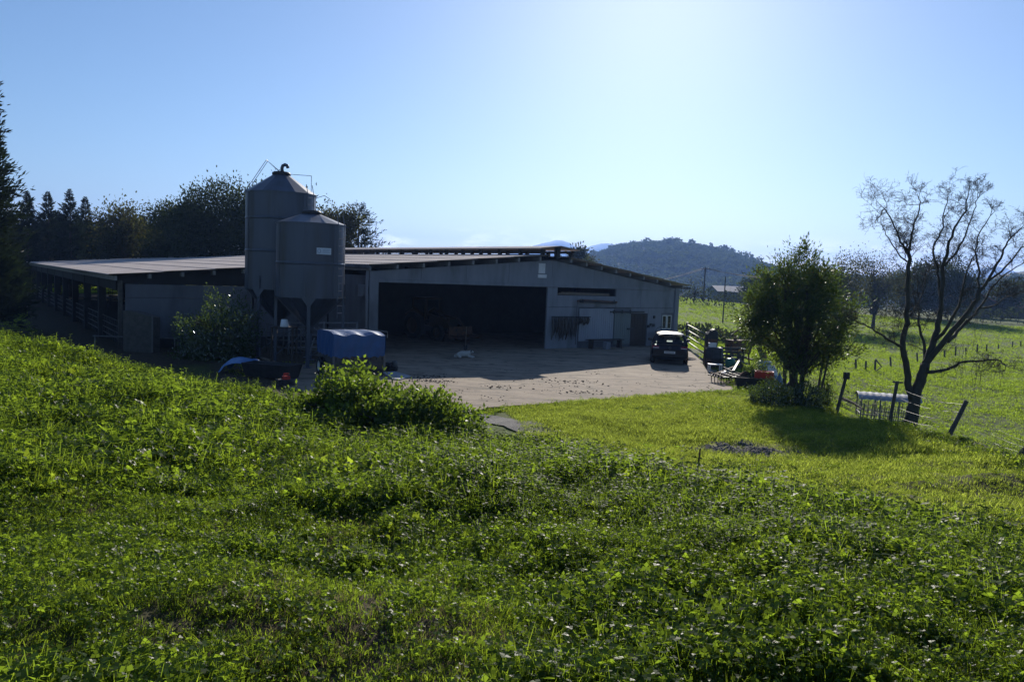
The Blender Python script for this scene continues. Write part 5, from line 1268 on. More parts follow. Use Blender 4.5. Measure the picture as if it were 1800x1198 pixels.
def conifer(name, label, base, height, rb, seed, nspray=700, group=None, needle=.5, droop=0.0, z0f=.05, power=.8, mat='conifer', per=9, tier=.35):
    r_ = np.random.default_rng(seed); t = thing(name, label, 'tree', base, 0, group)
    f_ = r_.random(nspray) ** 1.25; z = height * (z0f + (1 - z0f) * f_); a = r_.uniform(0, 2 * PI, nspray)
    R = rb * (1 - f_) ** power * (.55 + .5 * r_.random(nspray)) * (1 + .18 * np.sin(a * 3 + z)) * (1 - tier * .5 + tier * np.sin(z * 5.5 + a)) + .03
    B_ = np.stack([np.cos(a) * R * .35, np.sin(a) * R * .35, z], -1)
    o = np.stack([np.cos(a), np.sin(a), .55 - .3 * (1 - f_) - droop + .3 * r_.normal(size=nspray)], -1); o = unit(o)
    ln = R * .72 + .10
    ci = np.repeat(np.arange(nspray), per); u_ = r_.random(nspray * per) ** .7
    P = B_[ci] + o[ci] * (ln[ci] * u_)[:, None] + r_.normal(size=(len(ci), 3)) * .16 * needle * (.15 + .85 * (1 - f_[ci]) ** .6)[:, None]
    P[:, 2] += .25 * (ln[ci] * u_) ** 2 * .12
    d = unit(o[ci] + .55 * rdir(len(ci), r_) + np.array([0, 0, .25 - droop])); s = needle * (.5 + .8 * r_.random(len(ci))) * (.22 + .78 * (1 - f_[ci]) ** .55)
    vs, q = leaf_quads(P, d, rdir(len(ci), r_), s, s * .28)
    # leader
    link('crown', np_mesh('crown', vs, q, M[mat]), t)
    MB().tube([(0, 0, -.3), (0, 0, height * .5), (.05, 0, height * .99)], [height * .022, height * .012, .02], 8).build('trunk', M['bark'], t, smooth=True)
    return t
def zat(px, py, D): return at(px, py, D)[2]
def on(px, D, py=500): p = at(px, py, D); return np.array([p[0], p[1], h1(p[0], p[1])])

# --- left and behind the barn
p = on(-62, 41); conifer('cypress_tree', 'very tall dark cypress cut by the left picture edge', p, zat(-60, 50, 41) - p[2], 3.0, 1, 4600, needle=.40, power=.5, per=16, tier=.08)
gp = 'dark conifers behind barn'
for i, (px, top, D, rb, lb) in enumerate([(50, 338, 78, 2.0, 'pointed conifer next to the tall cypress behind barn'), (86, 338, 80, 2.2, 'left of twin pointed conifers behind the barn roof'), (124, 334, 79, 2.2, 'right of twin pointed conifers behind the barn roof'), (151, 347, 82, 1.9, 'shorter pointed conifer right of the twin pair'), (290, 372, 88, 2.4, 'low conifer between round tree and big oak'), (20, 372, 84, 2.2, 'low conifer partly hidden by the tall cypress'), (180, 385, 84, 2.4, 'low conifer left of the round tree behind barn'), (252, 380, 86, 2.3, 'low conifer right of the round tree behind barn'), (105, 372, 86, 2.3, 'squat conifer between the twin pointed conifers')]):
    p = on(px, D); conifer('conifer_tree', lb, p, zat(px, top, D) - p[2], rb * 1.35, 20 + i, 1100, gp, needle=.42, power=.9, per=12, z0f=.12)
def bt_(name, label, px, D, top, rx, seed, mat='oak_leaf', ncl=170, per=70, L=.24, cl=.5, low=.18, group='broadleaf trees behind barn', ry=None, side=(.9, 1.1), nlimb=26, tr=.28, bark='bark', shell=.5, aspect=.55):
    p = on(px, D); H = zat(px, top, D) - p[2]; m = rx * D / FPX; zc = H * (1 + low) / 2; rz = H * (1 - low) / 2; rq = np.random.default_rng(seed)
    ells = [((0, 0, zc), (m * .8, m * .8, rz * .9))]
    for k in range(6):
        a = k * PI / 3 + rq.uniform(-.3, .3); s_ = rq.uniform(.35, .55); ells.append(((m * .58 * math.cos(a), m * .58 * math.sin(a), zc + rz * rq.uniform(-.45, .38)), (m * s_, m * s_, rz * s_ * .85)))
    return broadleaf(name, label, p, H, ells, ncl, per, cl, L, mat, tr, seed, bark=bark, group=group, nlimb=nlimb, shell=shell, aspect=aspect)
bt_('round_tree', 'rounded tree with bare twig tips behind barn roof', 215, 80, 352, 46, 31, 'autumn_leaf', 160, 80)
bt_('oak_tree', 'largest spreading oak left of the silos behind barn', 385, 76, 306, 88, 32, 'oak_leaf', 360, 100, .24, .55)
bt_('oak_tree', 'lower sloping oak left of the largest oak', 305, 79, 350, 55, 33, 'oak_leaf', 220, 90)
bt_('oak_tree', 'oak partly hidden behind the taller silo', 470, 80, 318, 60, 34, 'oak_leaf', 220, 90)
bt_('bushy_tree', 'bushy olive green tree just right of the silos', 585, 78, 350, 45, 35, 'autumn_leaf', 220, 90, .22)
p = on(628, 80); conifer('rounded_conifer', 'dark rounded conifer at right end of trees behind barn', p, zat(622, 358, 80) - p[2], 3.4, 36, 1100, needle=.5, power=.42, per=10)
for i, (px, D, top, rx, lb) in enumerate([(60, 98, 400, 60, 'far dark tree filling behind the left conifers'), (160, 100, 396, 65, 'far dark tree filling behind the round tree'), (260, 100, 394, 65, 'far dark tree filling left of the big oak'), (520, 95, 372, 70, 'far dark tree filling behind both silos'), (-40, 90, 380, 60, 'far dark tree behind the tall cypress'), (-150, 70, 330, 80, 'dark tree beyond the left picture edge')]):
    bt_('dark_tree', lb, px, D, top, rx, 40 + i, 'oak_leaf', 170, 70, .38, .8, low=.42)
# --- right hand far trees
g2_ = 'trees beyond the pasture'
bt_('thin_tree', 'half bare thin tree over pasture left of the willow', 1540, 118, 434, 48, 51, 'autumn_leaf', 120, 60, .24, .7, low=.2, group=g2_, nlimb=60, shell=.35)
bt_('round_tree', 'wide round dark tree behind the willow trunk', 1655, 150, 452, 62, 52, 'oak_leaf', 230, 80, .38, .8, low=.05, group=g2_)
bt_('round_tree', 'smaller dark tree left of the wide round tree', 1605, 158, 470, 36, 53, 'oak_leaf', 120, 70, .38, .8, low=.05, group=g2_)
bt_('olive_tree', 'grey green tree just right of the leafy lawn tree', 1478, 110, 448, 40, 54, 'autumn_leaf', 120, 70, .26, .7, low=.1, group=g2_)
bt_('round_tree', 'small tree right of the far sheds', 1768, 170, 490, 22, 55, 'oak_leaf', 70, 34, .6, .7, low=.05, group=g2_)
bt_('round_tree', 'dark tree at the right picture edge far off', 1815, 190, 482, 40, 56, 'oak_leaf', 120, 34, .7, .8, low=.05, group=g2_)
bt_('roadside_tree', 'small dark tree beyond pasture near the shed', 1335, 165, 480, 30, 57, 'oak_leaf', 90, 32, .6, .7, low=.1, group=g2_)
bt_('roadside_tree', 'low dark tree behind the thin pole', 1385, 160, 484, 34, 58, 'oak_leaf', 90, 32, .6, .7, low=.1, group=g2_)
bt_('roadside_tree', 'dim tree behind the leafy lawn tree', 1430, 150, 466, 40, 59, 'oak_leaf', 100, 32, .6, .7, low=.1, group=g2_)
bt_('bare_tree', 'thin bare tree standing near the taller utility pole', 1222, 140, 484, 18, 60, 'autumn_leaf', 26, 6, .3, .5, low=.2, group=g2_, nlimb=26, tr=.12)
bt_('eucalyptus_tree', 'slim eucalyptus rising over the barn roof end', 1014, 150, 437, 10, 61, 'oak_leaf', 40, 30, .5, .5, low=.7, group=g2_, nlimb=12, tr=.16)
bt_('eucalyptus_tree', 'low brownish tree beside slim eucalyptus over barn roof', 1030, 160, 446, 10, 62, 'autumn_leaf', 40, 30, .5, .5, low=.3, group=g2_, nlimb=12, tr=.16)
# --- hedges
def hedge(name, label, pts, w_, hh, seed, mat='oak_leaf', L=.4, dens=38):
    r_ = np.random.default_rng(seed); t = thing(name, label, 'hedge', (0, 0, 0)); Ps = []
    for (x0, y0), (x1, y1) in zip(pts[:-1], pts[1:]):
        n = int(math.hypot(x1 - x0, y1 - y0) * dens); f_ = r_.random(n); x = x0 + (x1 - x0) * f_ + r_.normal(size=n) * w_ * .4; y = y0 + (y1 - y0) * f_ + r_.normal(size=n) * w_ * .4
        Ps.append(np.stack([x, y, h(x, y) + hh * (r_.random(n) ** .7) * (.75 + .5 * vnoise(x * .8, y * .8))], -1))
    P = np.concatenate(Ps); d = rdir(len(P), r_) + [0, 0, .5]; s = L * (.5 + r_.random(len(P))); vs, q = leaf_quads(P, d, rdir(len(P), r_), s, s * .6); link('foliage', np_mesh('foliage', vs, q, M[mat]), t)
    mb = MB()
    for (x0, y0), (x1, y1) in zip(pts[:-1], pts[1:]):
        k = max(1, int(math.hypot(x1 - x0, y1 - y0) / 3))
        for i in range(k): x, y = x0 + (x1 - x0) * i / k, y0 + (y1 - y0) * i / k; mb.tube([(x, y, h1(x, y) - .1), (x + .1, y, h1(x, y) + hh * .7)], [.06, .03], 5)
    mb.build('stems', M['bark'], t)
def wp(px, py, D): return tuple(at(px, py, D)[:2])
hedge('field_hedge', 'dark clipped hedge along far pasture edge right of barn', [wp(1170, 520, 138), wp(1320, 520, 138), wp(1440, 530, 138)], 1.6, 1.9, 71)
hedge('field_hedge', 'long dark hedge along the pasture end behind willow', [wp(1440, 550, 145), wp(1600, 550, 150), wp(1700, 550, 150), wp(1880, 560, 150)], 2.0, 2.6, 72)
hedge('field_hedge', 'low scrubby hedge crossing pasture just beyond the gate', [wp(1190, 575, 74), wp(1235, 576, 72), wp(1262, 572, 73)], 1.2, 1.3, 73, L=.3, dens=90)
hedge('field_hedge', 'low scrubby hedge rising right behind the junk row', [wp(1225, 590, 66), wp(1290, 572, 72), wp(1360, 566, 78)], 1.2, 1.0, 74, L=.3, dens=70)
hedge('roadside_hedge', 'upper hedge line along the lane by utility poles', [wp(1180, 512, 160), wp(1400, 512, 160)], 1.5, 2.3, 75)
# --- wood on the hill
def proto_tree(name, kind_, seed):
    r_ = np.random.default_rng(seed); n = 90
    if kind_ == 'con': f_ = r_.random(n); a = r_.uniform(0, 6.28, n); R = .22 * (1 - f_) ** .8; P = np.stack([np.cos(a) * R, np.sin(a) * R, f_ * 1.0], -1); d = np.stack([np.cos(a), np.sin(a), .2 + 0 * a], -1); s = np.full(n, .16)
    else: d = rdir(n, r_); P = d * np.array([.32, .32, .36]) * (.6 + .4 * r_.random((n, 1))) * (1 + .2 * np.sin(d[:, :1] * 6)) + np.array([0, 0, .58]); s = np.full(n, .2)
    d = d + .6 * rdir(n, r_); vs, q = leaf_quads(P, d, rdir(n, r_), s, s * .8); me = np_mesh(name, vs, q, M['far_leaf'])
    return me
def proto_col(name, meshes):
    c = bpy.data.collections.new(name)
    for i, me in enumerate(meshes): o = bpy.data.objects.new('%s_%02d' % (name, i), me); c.objects.link(o)
    return c
def scatter(name, P, rot, scl, idx, coll, label=None):
    me = bpy.data.meshes.new(name); n = len(P); me.vertices.add(n); me.vertices.foreach_set('co', np.ascontiguousarray(P, np.float32).ravel())
    for nm, ty, arr, key in (('rot', 'FLOAT_VECTOR', rot, 'vector'), ('scl', 'FLOAT_VECTOR', scl, 'vector'), ('pick', 'INT', idx, 'value')):
        a = me.attributes.new(nm, ty, 'POINT'); a.data.foreach_set(key, np.ascontiguousarray(arr, np.int32 if ty == 'INT' else np.float32).ravel())
    me.update(); o = link(name, me)
    ng = bpy.data.node_groups.new(name, 'GeometryNodeTree'); ng.interface.new_socket('Geometry', in_out='INPUT', socket_type='NodeSocketGeometry'); ng.interface.new_socket('Geometry', in_out='OUTPUT', socket_type='NodeSocketGeometry')
    N, Lk = ng.nodes, ng.links; gi, go = N.new('NodeGroupInput'), N.new('NodeGroupOutput')
    ip = N.new('GeometryNodeInstanceOnPoints'); ci = N.new('GeometryNodeCollectionInfo'); ci.inputs['Collection'].default_value = coll; ci.inputs['Separate Children'].default_value = True; ci.inputs['Reset Children'].default_value = True
    def na(nm, ty): q = N.new('GeometryNodeInputNamedAttribute'); q.data_type = ty; q.inputs['Name'].default_value = nm; return q.outputs['Attribute']
    Lk.new(gi.outputs[0], ip.inputs['Points']); Lk.new(ci.outputs[0], ip.inputs['Instance']); ip.inputs['Pick Instance'].default_value = True
    Lk.new(na('pick', 'INT'), ip.inputs['Instance Index']); Lk.new(na('rot', 'FLOAT_VECTOR'), ip.inputs['Rotation']); Lk.new(na('scl', 'FLOAT_VECTOR'), ip.inputs['Scale']); Lk.new(ip.outputs[0], go.inputs[0])
    md = o.modifiers.new('scatter', 'NODES'); md.node_group = ng
    kind(o, 'stuff')
    if label: o['label'] = label
    return o
wc = proto_col('wood_source', [proto_tree('wt0', 'con', 1), proto_tree('wt1', 'br', 2), proto_tree('wt2', 'br', 3), proto_tree('wt3', 'con', 4)])
def wood(name, vs, n, seed, label, hmin, hmax, T=(0.25, .56)):
    r_ = np.random.default_rng(seed); a, b_ = vs.shape[:2]
    i = r_.uniform(T[0] * (a - 1), T[1] * (a - 1), n); j = r_.uniform(1, b_ - 2, n); i0 = i.astype(int); j0 = j.astype(int); fi = (i - i0)[:, None]; fj = (j - j0)[:, None]
    P = (vs[i0, j0] * (1 - fj) + vs[i0, j0 + 1] * fj) * (1 - fi) + (vs[i0 + 1, j0] * (1 - fj) + vs[i0 + 1, j0 + 1] * fj) * fi
    sel = vnoise(P[:, 0] / 70, P[:, 1] / 70); pk = np.where(sel > .55, np.where(r_.random(n) < .5, 0, 3), np.where(r_.random(n) < .5, 1, 2))
    s = r_.uniform(hmin, hmax, n) * (1 + .5 * (r_.random(n) > .96)); P[:, 2] -= 1
    rot = np.stack([0 * s, 0 * s, r_.uniform(0, 6.28, n)], -1); scl = np.stack([s * r_.uniform(.8, 1.4, n), s * r_.uniform(.8, 1.4, n), s], -1)
    return scatter(name, P, rot, scl, pk, wc, label)
wood('hillside_wood', hillv, 14000, 5, 'hazy blue wood covering the far hill', 5, 9, (.05, .56))
wood('hillside_wood', hill2v, 4000, 6, 'hazy wood on the low hill at far right', 5, 9, (.1, .56))
r_ = np.random.default_rng(9); n = 1500; x = r_.uniform(-100, 500, n); y = r_.uniform(330, 800, n); keep = vnoise(x / 45, y / 45) > .52; x, y = x[keep], y[keep]; n = len(x); s = r_.uniform(5, 9, n)
scatter('valley_wood', np.stack([x, y, h(x, y) - .5], -1), np.stack([0 * s, 0 * s, r_.uniform(0, 6.28, n)], -1), np.stack([s * 1.3, s * 1.3, s], -1), r_.integers(1, 3, n), wc, 'dim tree belts down in the valley beyond pasture')

# --- leafy tree on the lawn edge
lt = at(1402, 705, 27.0); lt[2] = h1(lt[0], lt[1]); D_ = 27.0
def loc(px, py, dy=0.0): q = at(px, py, D_ + dy) - lt; return (q[0], q[1], q[2])
k_ = D_ / FPX
ells = [(loc(1400, 560), (72 * k_, 72 * k_, 80 * k_)), (loc(1352, 560), (48 * k_, 50 * k_, 55 * k_)), (loc(1455, 560), (46 * k_, 50 * k_, 70 * k_)), (loc(1400, 492), (42 * k_, 42 * k_, 44 * k_)), (loc(1440, 502), (34 * k_, 34 * k_, 32 * k_)), (loc(1362, 516), (38 * k_, 40 * k_, 40 * k_)), (loc(1470, 610), (30 * k_, 34 * k_, 38 * k_)), (loc(1375, 615), (34 * k_, 40 * k_, 30 * k_)), (loc(1425, 620), (34 * k_, 40 * k_, 30 * k_)), (loc(1326, 560), (30 * k_, 30 * k_, 40 * k_)), (loc(1488, 570), (28 * k_, 30 * k_, 44 * k_)), (loc(1402, 450), (16 * k_, 16 * k_, 22 * k_))]
broadleaf('leafy_tree', 'dense dark leafy tree at lawn edge with sunlit leaf rims', lt, 5.5, ells, 260, 140, .12, .12, 'tree_leaf', .10, 81, stems=3, nlimb=110, up=.3, aspect=.30, shell=.5, spray=1.9, trunk_top=loc(1402, 500)[2])
# --- willow
wl_D = 23.6; wb_ = at(1600, 742, wl_D); wb_[2] = h1(wb_[0], wb_[1])
wil = thing('bare_willow', 'large bare willow with forked trunk beside pasture fence', 'tree', wb_)
wr = random.Random(3); wmb = MB(); twigs = MB()
def wpt(px, py, dy): return Vector(V(at(px, py, wl_D + dy) - wb_))
limbs = [
 ([(1600, 752), (1603, 728), (1608, 700), (1618, 668), (1626, 640)], [0] * 5, .30, .20),
 ([(1603, 700), (1596, 662), (1588, 611), (1592, 567), (1595, 500), (1597, 446)], [0, -.1, -.2, -.3, -.3, -.3], .17, .075),
 ([(1597, 446), (1584, 425), (1574, 400), (1556, 368), (1546, 380)], [-.3, -.4, -.6, -.8, -.9], .06, .015),
 ([(1597, 446), (1601, 425), (1607, 396), (1618, 360), (1614, 345)], [-.3, -.1, .1, .2, .2], .06, .015),
 ([(1595, 460), (1575, 440), (1558, 412), (1550, 395)], [-.3, -.1, .3, .5], .04, .012),
 ([(1588, 611), (1558, 594), (1533, 577), (1510, 566)], [-.2, -.6, -.8, -1], .07, .018),
 ([(1592, 560), (1610, 540), (1622, 515), (1630, 480)], [-.3, .2, .5, .7], .05, .015),
 ([(1626, 640), (1624, 609), (1616, 567), (1614, 540), (1600, 500)], [0, .4, .7, .8, 1.0], .09, .02),
 ([(1626, 640), (1641, 600), (1651, 559), (1655, 525), (1659, 467), (1668, 433), (1678, 400), (1696, 372), (1702, 340)], [0, .1, .2, .2, .1, 0, -.1, -.2, -.2], .16, .018),
 ([(1655, 525), (1650, 480), (1640, 442), (1654, 408), (1660, 372), (1668, 345)], [.2, .5, .7, .8, .9, 1.0], .07, .014),
 ([(1659, 467), (1682, 440), (1700, 405), (1710, 370), (1722, 345)], [.1, .4, .6, .7, .8], .055, .014),
 ([(1624, 645), (1666, 592), (1696, 554), (1717, 525), (1735, 496), (1759, 454), (1772, 425), (1796, 400)], [0, -.3, -.5, -.6, -.6, -.7, -.8, -.9], .14, .018),
 ([(1666, 600), (1690, 575), (1722, 542), (1745, 505), (1768, 480), (1800, 462)], [-.1, .3, .6, .9, 1.1, 1.3], .09, .018),
 ([(1717, 525), (1722, 480), (1715, 440), (1728, 400), (1745, 375)], [-.6, -.3, 0, .2, .3], .06, .014),
 ([(1735, 496), (1768, 470), (1790, 440), (1812, 425), (1830, 400)], [-.6, -.9, -1.2, -1.3, -1.4], .05, .014),
 ([(1722, 542), (1745, 537), (1775, 520), (1800, 512)], [.6, .7, .9, 1.0], .05, .015),
 ([(1618, 655), (1648, 652), (1672, 646), (1692, 636), (1722, 634), (1752, 632), (1766, 640)], [0, -.3, -.5, -.6, -.8, -1, -1.1], .09, .02),
 ([(1640, 605), (1675, 560), (1690, 515), (1702, 470), (1715, 445)], [.1, -.4, -.7, -.8, -.8], .09, .016)]
def limb_pts(px, dy, n=4):
    P = [wpt(a[0], a[1], d) for a, d in zip(px, dy)]; out = []
    for i in range(len(P) - 1):
        p0, p1, p2, p3 = P[max(i - 1, 0)], P[i], P[i + 1], P[min(i + 2, len(P) - 1)]
        for k in range(n):
            t = k / n; out.append(.5 * ((2 * p1) + (-p0 + p2) * t + (2 * p0 - 5 * p1 + 4 * p2 - p3) * t * t + (-p0 + 3 * p1 - 3 * p2 + p3) * t ** 3))
    out.append(P[-1]); return out
def twig(p, d, ln, r0, lev):
    n_ = 6; pts = [p]; d = d.normalized(); curl = Vector((wr.uniform(-1, 1), wr.uniform(-1, 1), wr.uniform(-.2, .6))).normalized()
    for i in range(n_):
        d = (d + curl * .16 + Vector((wr.gauss(0, .16), wr.gauss(0, .16), wr.gauss(.02, .16) - (.05 * i if lev > 1 else 0)))).normalized(); pts.append(pts[-1] + d * ln / n_)
    twigs.tube(pts, [max(.0028, r0 * (1 - .8 * i / n_)) for i in range(n_ + 1)], 4 if lev > 0 else 5, cap=False)
    if lev < 3:
        for k in range([6, 5, 3][lev]):
            i = wr.randint(1, n_); dd = (pts[min(i, n_)] - pts[i - 1]).normalized(); q = Vector((wr.gauss(0, 1), wr.gauss(0, 1), wr.gauss(.35, .7))).normalized()
            twig(pts[i], (dd * .65 + q * .75), ln * wr.uniform(.42, .68), r0 * .5, lev + 1)
for li, (px, dy, r0, r1) in enumerate(limbs):
    P = limb_pts(px, dy); n_ = len(P)
    for i in range(1, n_ - 1): P[i] += Vector((wr.gauss(0, .018), wr.gauss(0, .018), 0))
    wmb.tube(P, [.70 * (r0 + (r1 - r0) * (i / (n_ - 1)) ** .75) for i in range(n_)], 10 if r0 > .1 else 7, cap=True)
    if li == 0: continue
    st_i = int(n_ * (.45 if r0 > .1 else .15)); cnt = 7 if li != 16 else 7
    for k in range(cnt):
        i = wr.randint(st_i, n_ - 2); dd = (P[i + 1] - P[i]).normalized(); q = Vector((wr.gauss(0, 1), wr.gauss(0, 1), wr.gauss(.3, .6) if li not in (16,) else wr.gauss(-.5, .5))).normalized()
        twig(P[i], dd * .6 + q * .8, wr.uniform(.35, .8), .010, 0)
    twig(P[-1], (P[-1] - P[-3]), wr.uniform(.3, .5), max(.007, r1 * .55), 0)
# hanging twigs under the low branches
for a in [(1722, 636, -.8), (1728, 634, -.9), (1752, 634, -1), (1700, 600, -.5), (1590, 615, -.2), (1720, 560, .5), (1690, 640, -.6)]:
    for k in range(3):
        p = wpt(a[0] + wr.uniform(-8, 8), a[1], a[2]); pts = [p]; 
        for i in range(7): pts.append(pts[-1] + Vector((wr.gauss(0, .03), wr.gauss(0, .03), -wr.uniform(.08, .2))))
        twigs.tube(pts, [.006 - .0005 * i for i in range(8)], 4, cap=False)
wmb.build('trunk', M['bark_green'], wil, smooth=True); twigs.build('twigs', M['bark_green'], wil)
# --- bushes
def bush(name, label, c, rx, ry, rz, n, L, mat, seed, cat='bush', lump=.18, zoff=0.0, shell=.7, aspect=.5, stems=10):
    r_ = np.random.default_rng(seed); t = thing(name, label, cat, c)
    d = rdir(n, r_); d[:, 2] = np.abs(d[:, 2]) * 1.0 - .12; d = unit(d)
    rad = shell + (1 - shell) * r_.random((n, 1)) ** .5
    lu = 1 + lump * (np.sin(d[:, :1] * 7 + seed) * np.sin(d[:, 1:2] * 6 + 2) + np.sin(d[:, 2:] * 8 + d[:, :1] * 4)) + .07 * r_.normal(size=(n, 1))
    P = d * np.array([rx, ry, rz]) * rad * lu; P[:, 2] += zoff
    dd = unit(d * .6 + rdir(n, r_) * .8 + [0, 0, .25]); nr = d + .7 * rdir(n, r_); s = L * (.6 + .8 * r_.random(n)); vs, q = leaf_quads(P, dd, nr, s, s * aspect, .12)
    link('foliage', np_mesh('foliage', vs, q, M[mat]), t); rb = random.Random(seed); mb = MB()
    for k in range(stems):
        a = rb.uniform(0, 6.28); f_ = rb.uniform(.5, .95); mb.tube([(0 + .1 * math.cos(a), .1 * math.sin(a), -.1), (rx * f_ * .5 * math.cos(a), ry * f_ * .5 * math.sin(a), rz * .6), (rx * f_ * math.cos(a) * .9, ry * f_ * math.sin(a) * .9, rz * (1 - f_ * .4))], [.03, .02, .008], 5, cap=False)
    mb.build('stems', M['bark'], t); return t
lb_ = at(384, 645, 33.4); lb_[2] = 0
bush('laurel_bush', 'rounded glossy laurel bush in front of barn wing', lb_, 1.78, 1.5, height_at(388, 522, 33.4) * 1.0 - .25, 16000, .11, 'laurel', 91, aspect=.42, shell=.3, stems=30)
def onb(px, D): p = at(px, 700, D); return np.array([p[0], p[1], h1(p[0], p[1])])
m1 = onb(605, 13.1); bush('bramble_mound', 'domed bramble mound on bank in front of covered trailer', m1, 1.08, .95, (height_at(605, 648, 13.1) - m1[2]) * .86, 26000, .075, 'bramble', 92, aspect=.62, shell=.35, zoff=-.02)
m2 = onb(710, 12.2); bush('bramble_mound', 'lower wide bramble mound right of the domed one', m2, 1.25, .9, .86, 24000, .075, 'bramble', 93, aspect=.6, shell=.35)
m3 = onb(560, 12.3); bush('bramble_mound', 'small bramble tuft at left foot of domed mound', m3, .45, .45, .34, 3500, .07, 'bramble', 94, aspect=.6, shell=.6)
# shoot sticking out of the second mound
def shoot(label, pts, seed, n=34, L=.06):
    r_ = np.random.default_rng(seed); t = thing('bramble_shoot', label, 'shoot', pts[0]); p0 = Vector(V(pts[0])); P = [Vector(V(p)) - p0 for p in pts]
    MB().tube(P, [.008, .006, .004][:len(P)], 5).build('stem', M['rust'], t); A = np.array([list(p) for p in P]); f_ = r_.random(n) * (len(P) - 1.01); i = f_.astype(int); Q = A[i] + (A[i + 1] - A[i]) * (f_ - i)[:, None]
    vs, q = leaf_quads(Q, rdir(n, r_) + [0, 0, .2], rdir(n, r_) + [0, 0, .8], np.full(n, L), np.full(n, L * .6)); link('leaves', np_mesh('leaves', vs, q, M['bramble']), t)
shoot('bramble shoot arching up right over the yard', [at(745, 712, 12), at(765, 695, 12), at(782, 675, 12)], 1)
shoot('short bramble shoot upright left of the arching one', [at(697, 705, 12), at(699, 690, 12), at(701, 672, 12)], 2, 22)
sm = at(1350, 712, 25.6); sm[2] = h1(sm[0], sm[1]); bush('dark_shrub', 'low dark dense shrub under the leafy tree', sm, .72, .7, .72, 6000, .06, 'laurel', 95, shell=.55)
sm = at(1408, 716, 25.9); sm[2] = h1(sm[0], sm[1]); bush('dark_shrub', 'low dark shrub right of trunk under leafy tree', sm, .8, .7, .62, 6000, .06, 'laurel', 96, shell=.55)
sm = at(1330, 640, 31); sm[2] = h1(sm[0], sm[1]); bush('weed_clump', 'tall weed clump behind the junk row', sm, .5, .5, 1.15, 2500, .09, 'tree_leaf', 97, shell=.3)
sm = at(1452, 640, 27.6); sm[2] = h1(sm[0], sm[1]); bush('thorn_bush', 'thin bush among leaning posts right of leafy tree', sm, .4, .4, 1.3, 1500, .09, 'tree_leaf', 98, shell=.2, stems=16)

# ================================================================== GROUND COVER
def blades(n, rad, hmin, hmax, w_, seed, bend=.5, mat='grass_a', seg=3):
    r_ = np.random.default_rng(seed); vs = []; fs = []
    for i in range(n):
        a = r_.uniform(0, 6.28); rr = rad * math.sqrt(r_.random()); x, y = rr * math.cos(a), rr * math.sin(a); hh = r_.uniform(hmin, hmax); b_ = r_.uniform(0, 6.28); be = bend * r_.uniform(.3, 1.2); dx, dy = math.cos(b_), math.sin(b_); o = len(vs); ww = w_ * r_.uniform(.7, 1.3)
        tw = b_ + PI / 2 + r_.normal() * .4; sx, sy = math.cos(tw), math.sin(tw)
        for k in range(seg + 1):
            t = k / seg; px = x + dx * be * hh * t * t; py = y + dy * be * hh * t * t; pz = hh * (t - .28 * be * t * t); q = ww * (1 - t ** 2.2) / 2 + .0003
            vs += [(px - sx * q, py - sy * q, pz), (px + sx * q, py + sy * q, pz)]
            if k: fs.append((o + 2 * k - 2, o + 2 * k - 1, o + 2 * k + 1, o + 2 * k))
    return np_mesh('blades', np.array(vs), np.array(fs), M[mat])
def clovers(n, rad, hmin, hmax, L, seed, mat='clover', leaflets=3):
    r_ = np.random.default_rng(seed); P = []; D = []; N = []; S = []; sv = []; sf = []
    for i in range(n):
        a = r_.uniform(0, 6.28); rr = rad * math.sqrt(r_.random()); hh = r_.uniform(hmin, hmax); x, y = rr * math.cos(a), rr * math.sin(a); tip = np.array([x + r_.normal() * .02, y + r_.normal() * .02, hh]); nn = unit(np.array([r_.normal() * .45, r_.normal() * .45, 1.0])); b_ = r_.uniform(0, 6.28); s = L * r_.uniform(.6, 1.3)
        e1 = unit(np.cross(nn, [math.cos(b_), math.sin(b_), .01])); e2 = np.cross(nn, e1)
        for k in range(leaflets):
            c = k * 2 * PI / leaflets; P.append(tip); D.append(e1 * math.cos(c) + e2 * math.sin(c) + nn * .15); N.append(nn); S.append(s)
        o = len(sv); w_ = .0016; sv += [(x - w_, y, 0), (x + w_, y, 0), (tip[0] + w_, tip[1], tip[2]), (tip[0] - w_, tip[1], tip[2])]; sf.append((o, o + 1, o + 2, o + 3))
    vs, q = leaf_quads(np.array(P), np.array(D), np.array(N), np.array(S), np.array(S) * .9, .08)
    vs = np.concatenate([vs, np.array(sv)]); q = np.concatenate([q, np.array(sf) + len(P) * 4]); return np_mesh('clover', vs, q, M[mat])
def rosette(n, L, W, seed, mat='dock', rise=.6):
    r_ = np.random.default_rng(seed); vs = []; fs = []
    for i in range(n):
        a = i * 2.4 + r_.normal() * .3; el = rise + r_.normal() * .3; ln = L * r_.uniform(.6, 1.2); w_ = W * r_.uniform(.7, 1.2); o = len(vs); d = np.array([math.cos(a) * math.cos(el), math.sin(a) * math.cos(el), math.sin(el)]); s = np.array([-math.sin(a), math.cos(a), 0]) + r_.normal(size=3) * .2; dn = np.array([math.cos(a), math.sin(a), -1.4])
        prof = [.10, .55, .95, 1.0, .7, .05]
        for k, pw in enumerate(prof):
            t = k / (len(prof) - 1); c = d * ln * t + dn * ln * .22 * t * t + np.array([0, 0, 0]); wv = .012 * math.sin(k * 2.1 + i)
            vs += [c - s * w_ * pw / 2 + [0, 0, wv + w_ * pw * .15], c, c + s * w_ * pw / 2 + [0, 0, -wv + w_ * pw * .15]]
            if k: b_ = o + 3 * k; fs += [(b_ - 3, b_ - 2, b_ + 1, b_), (b_ - 2, b_ - 1, b_ + 2, b_ + 1)]
    return np_mesh('rosette', np.array(vs), np.array(fs), M[mat])
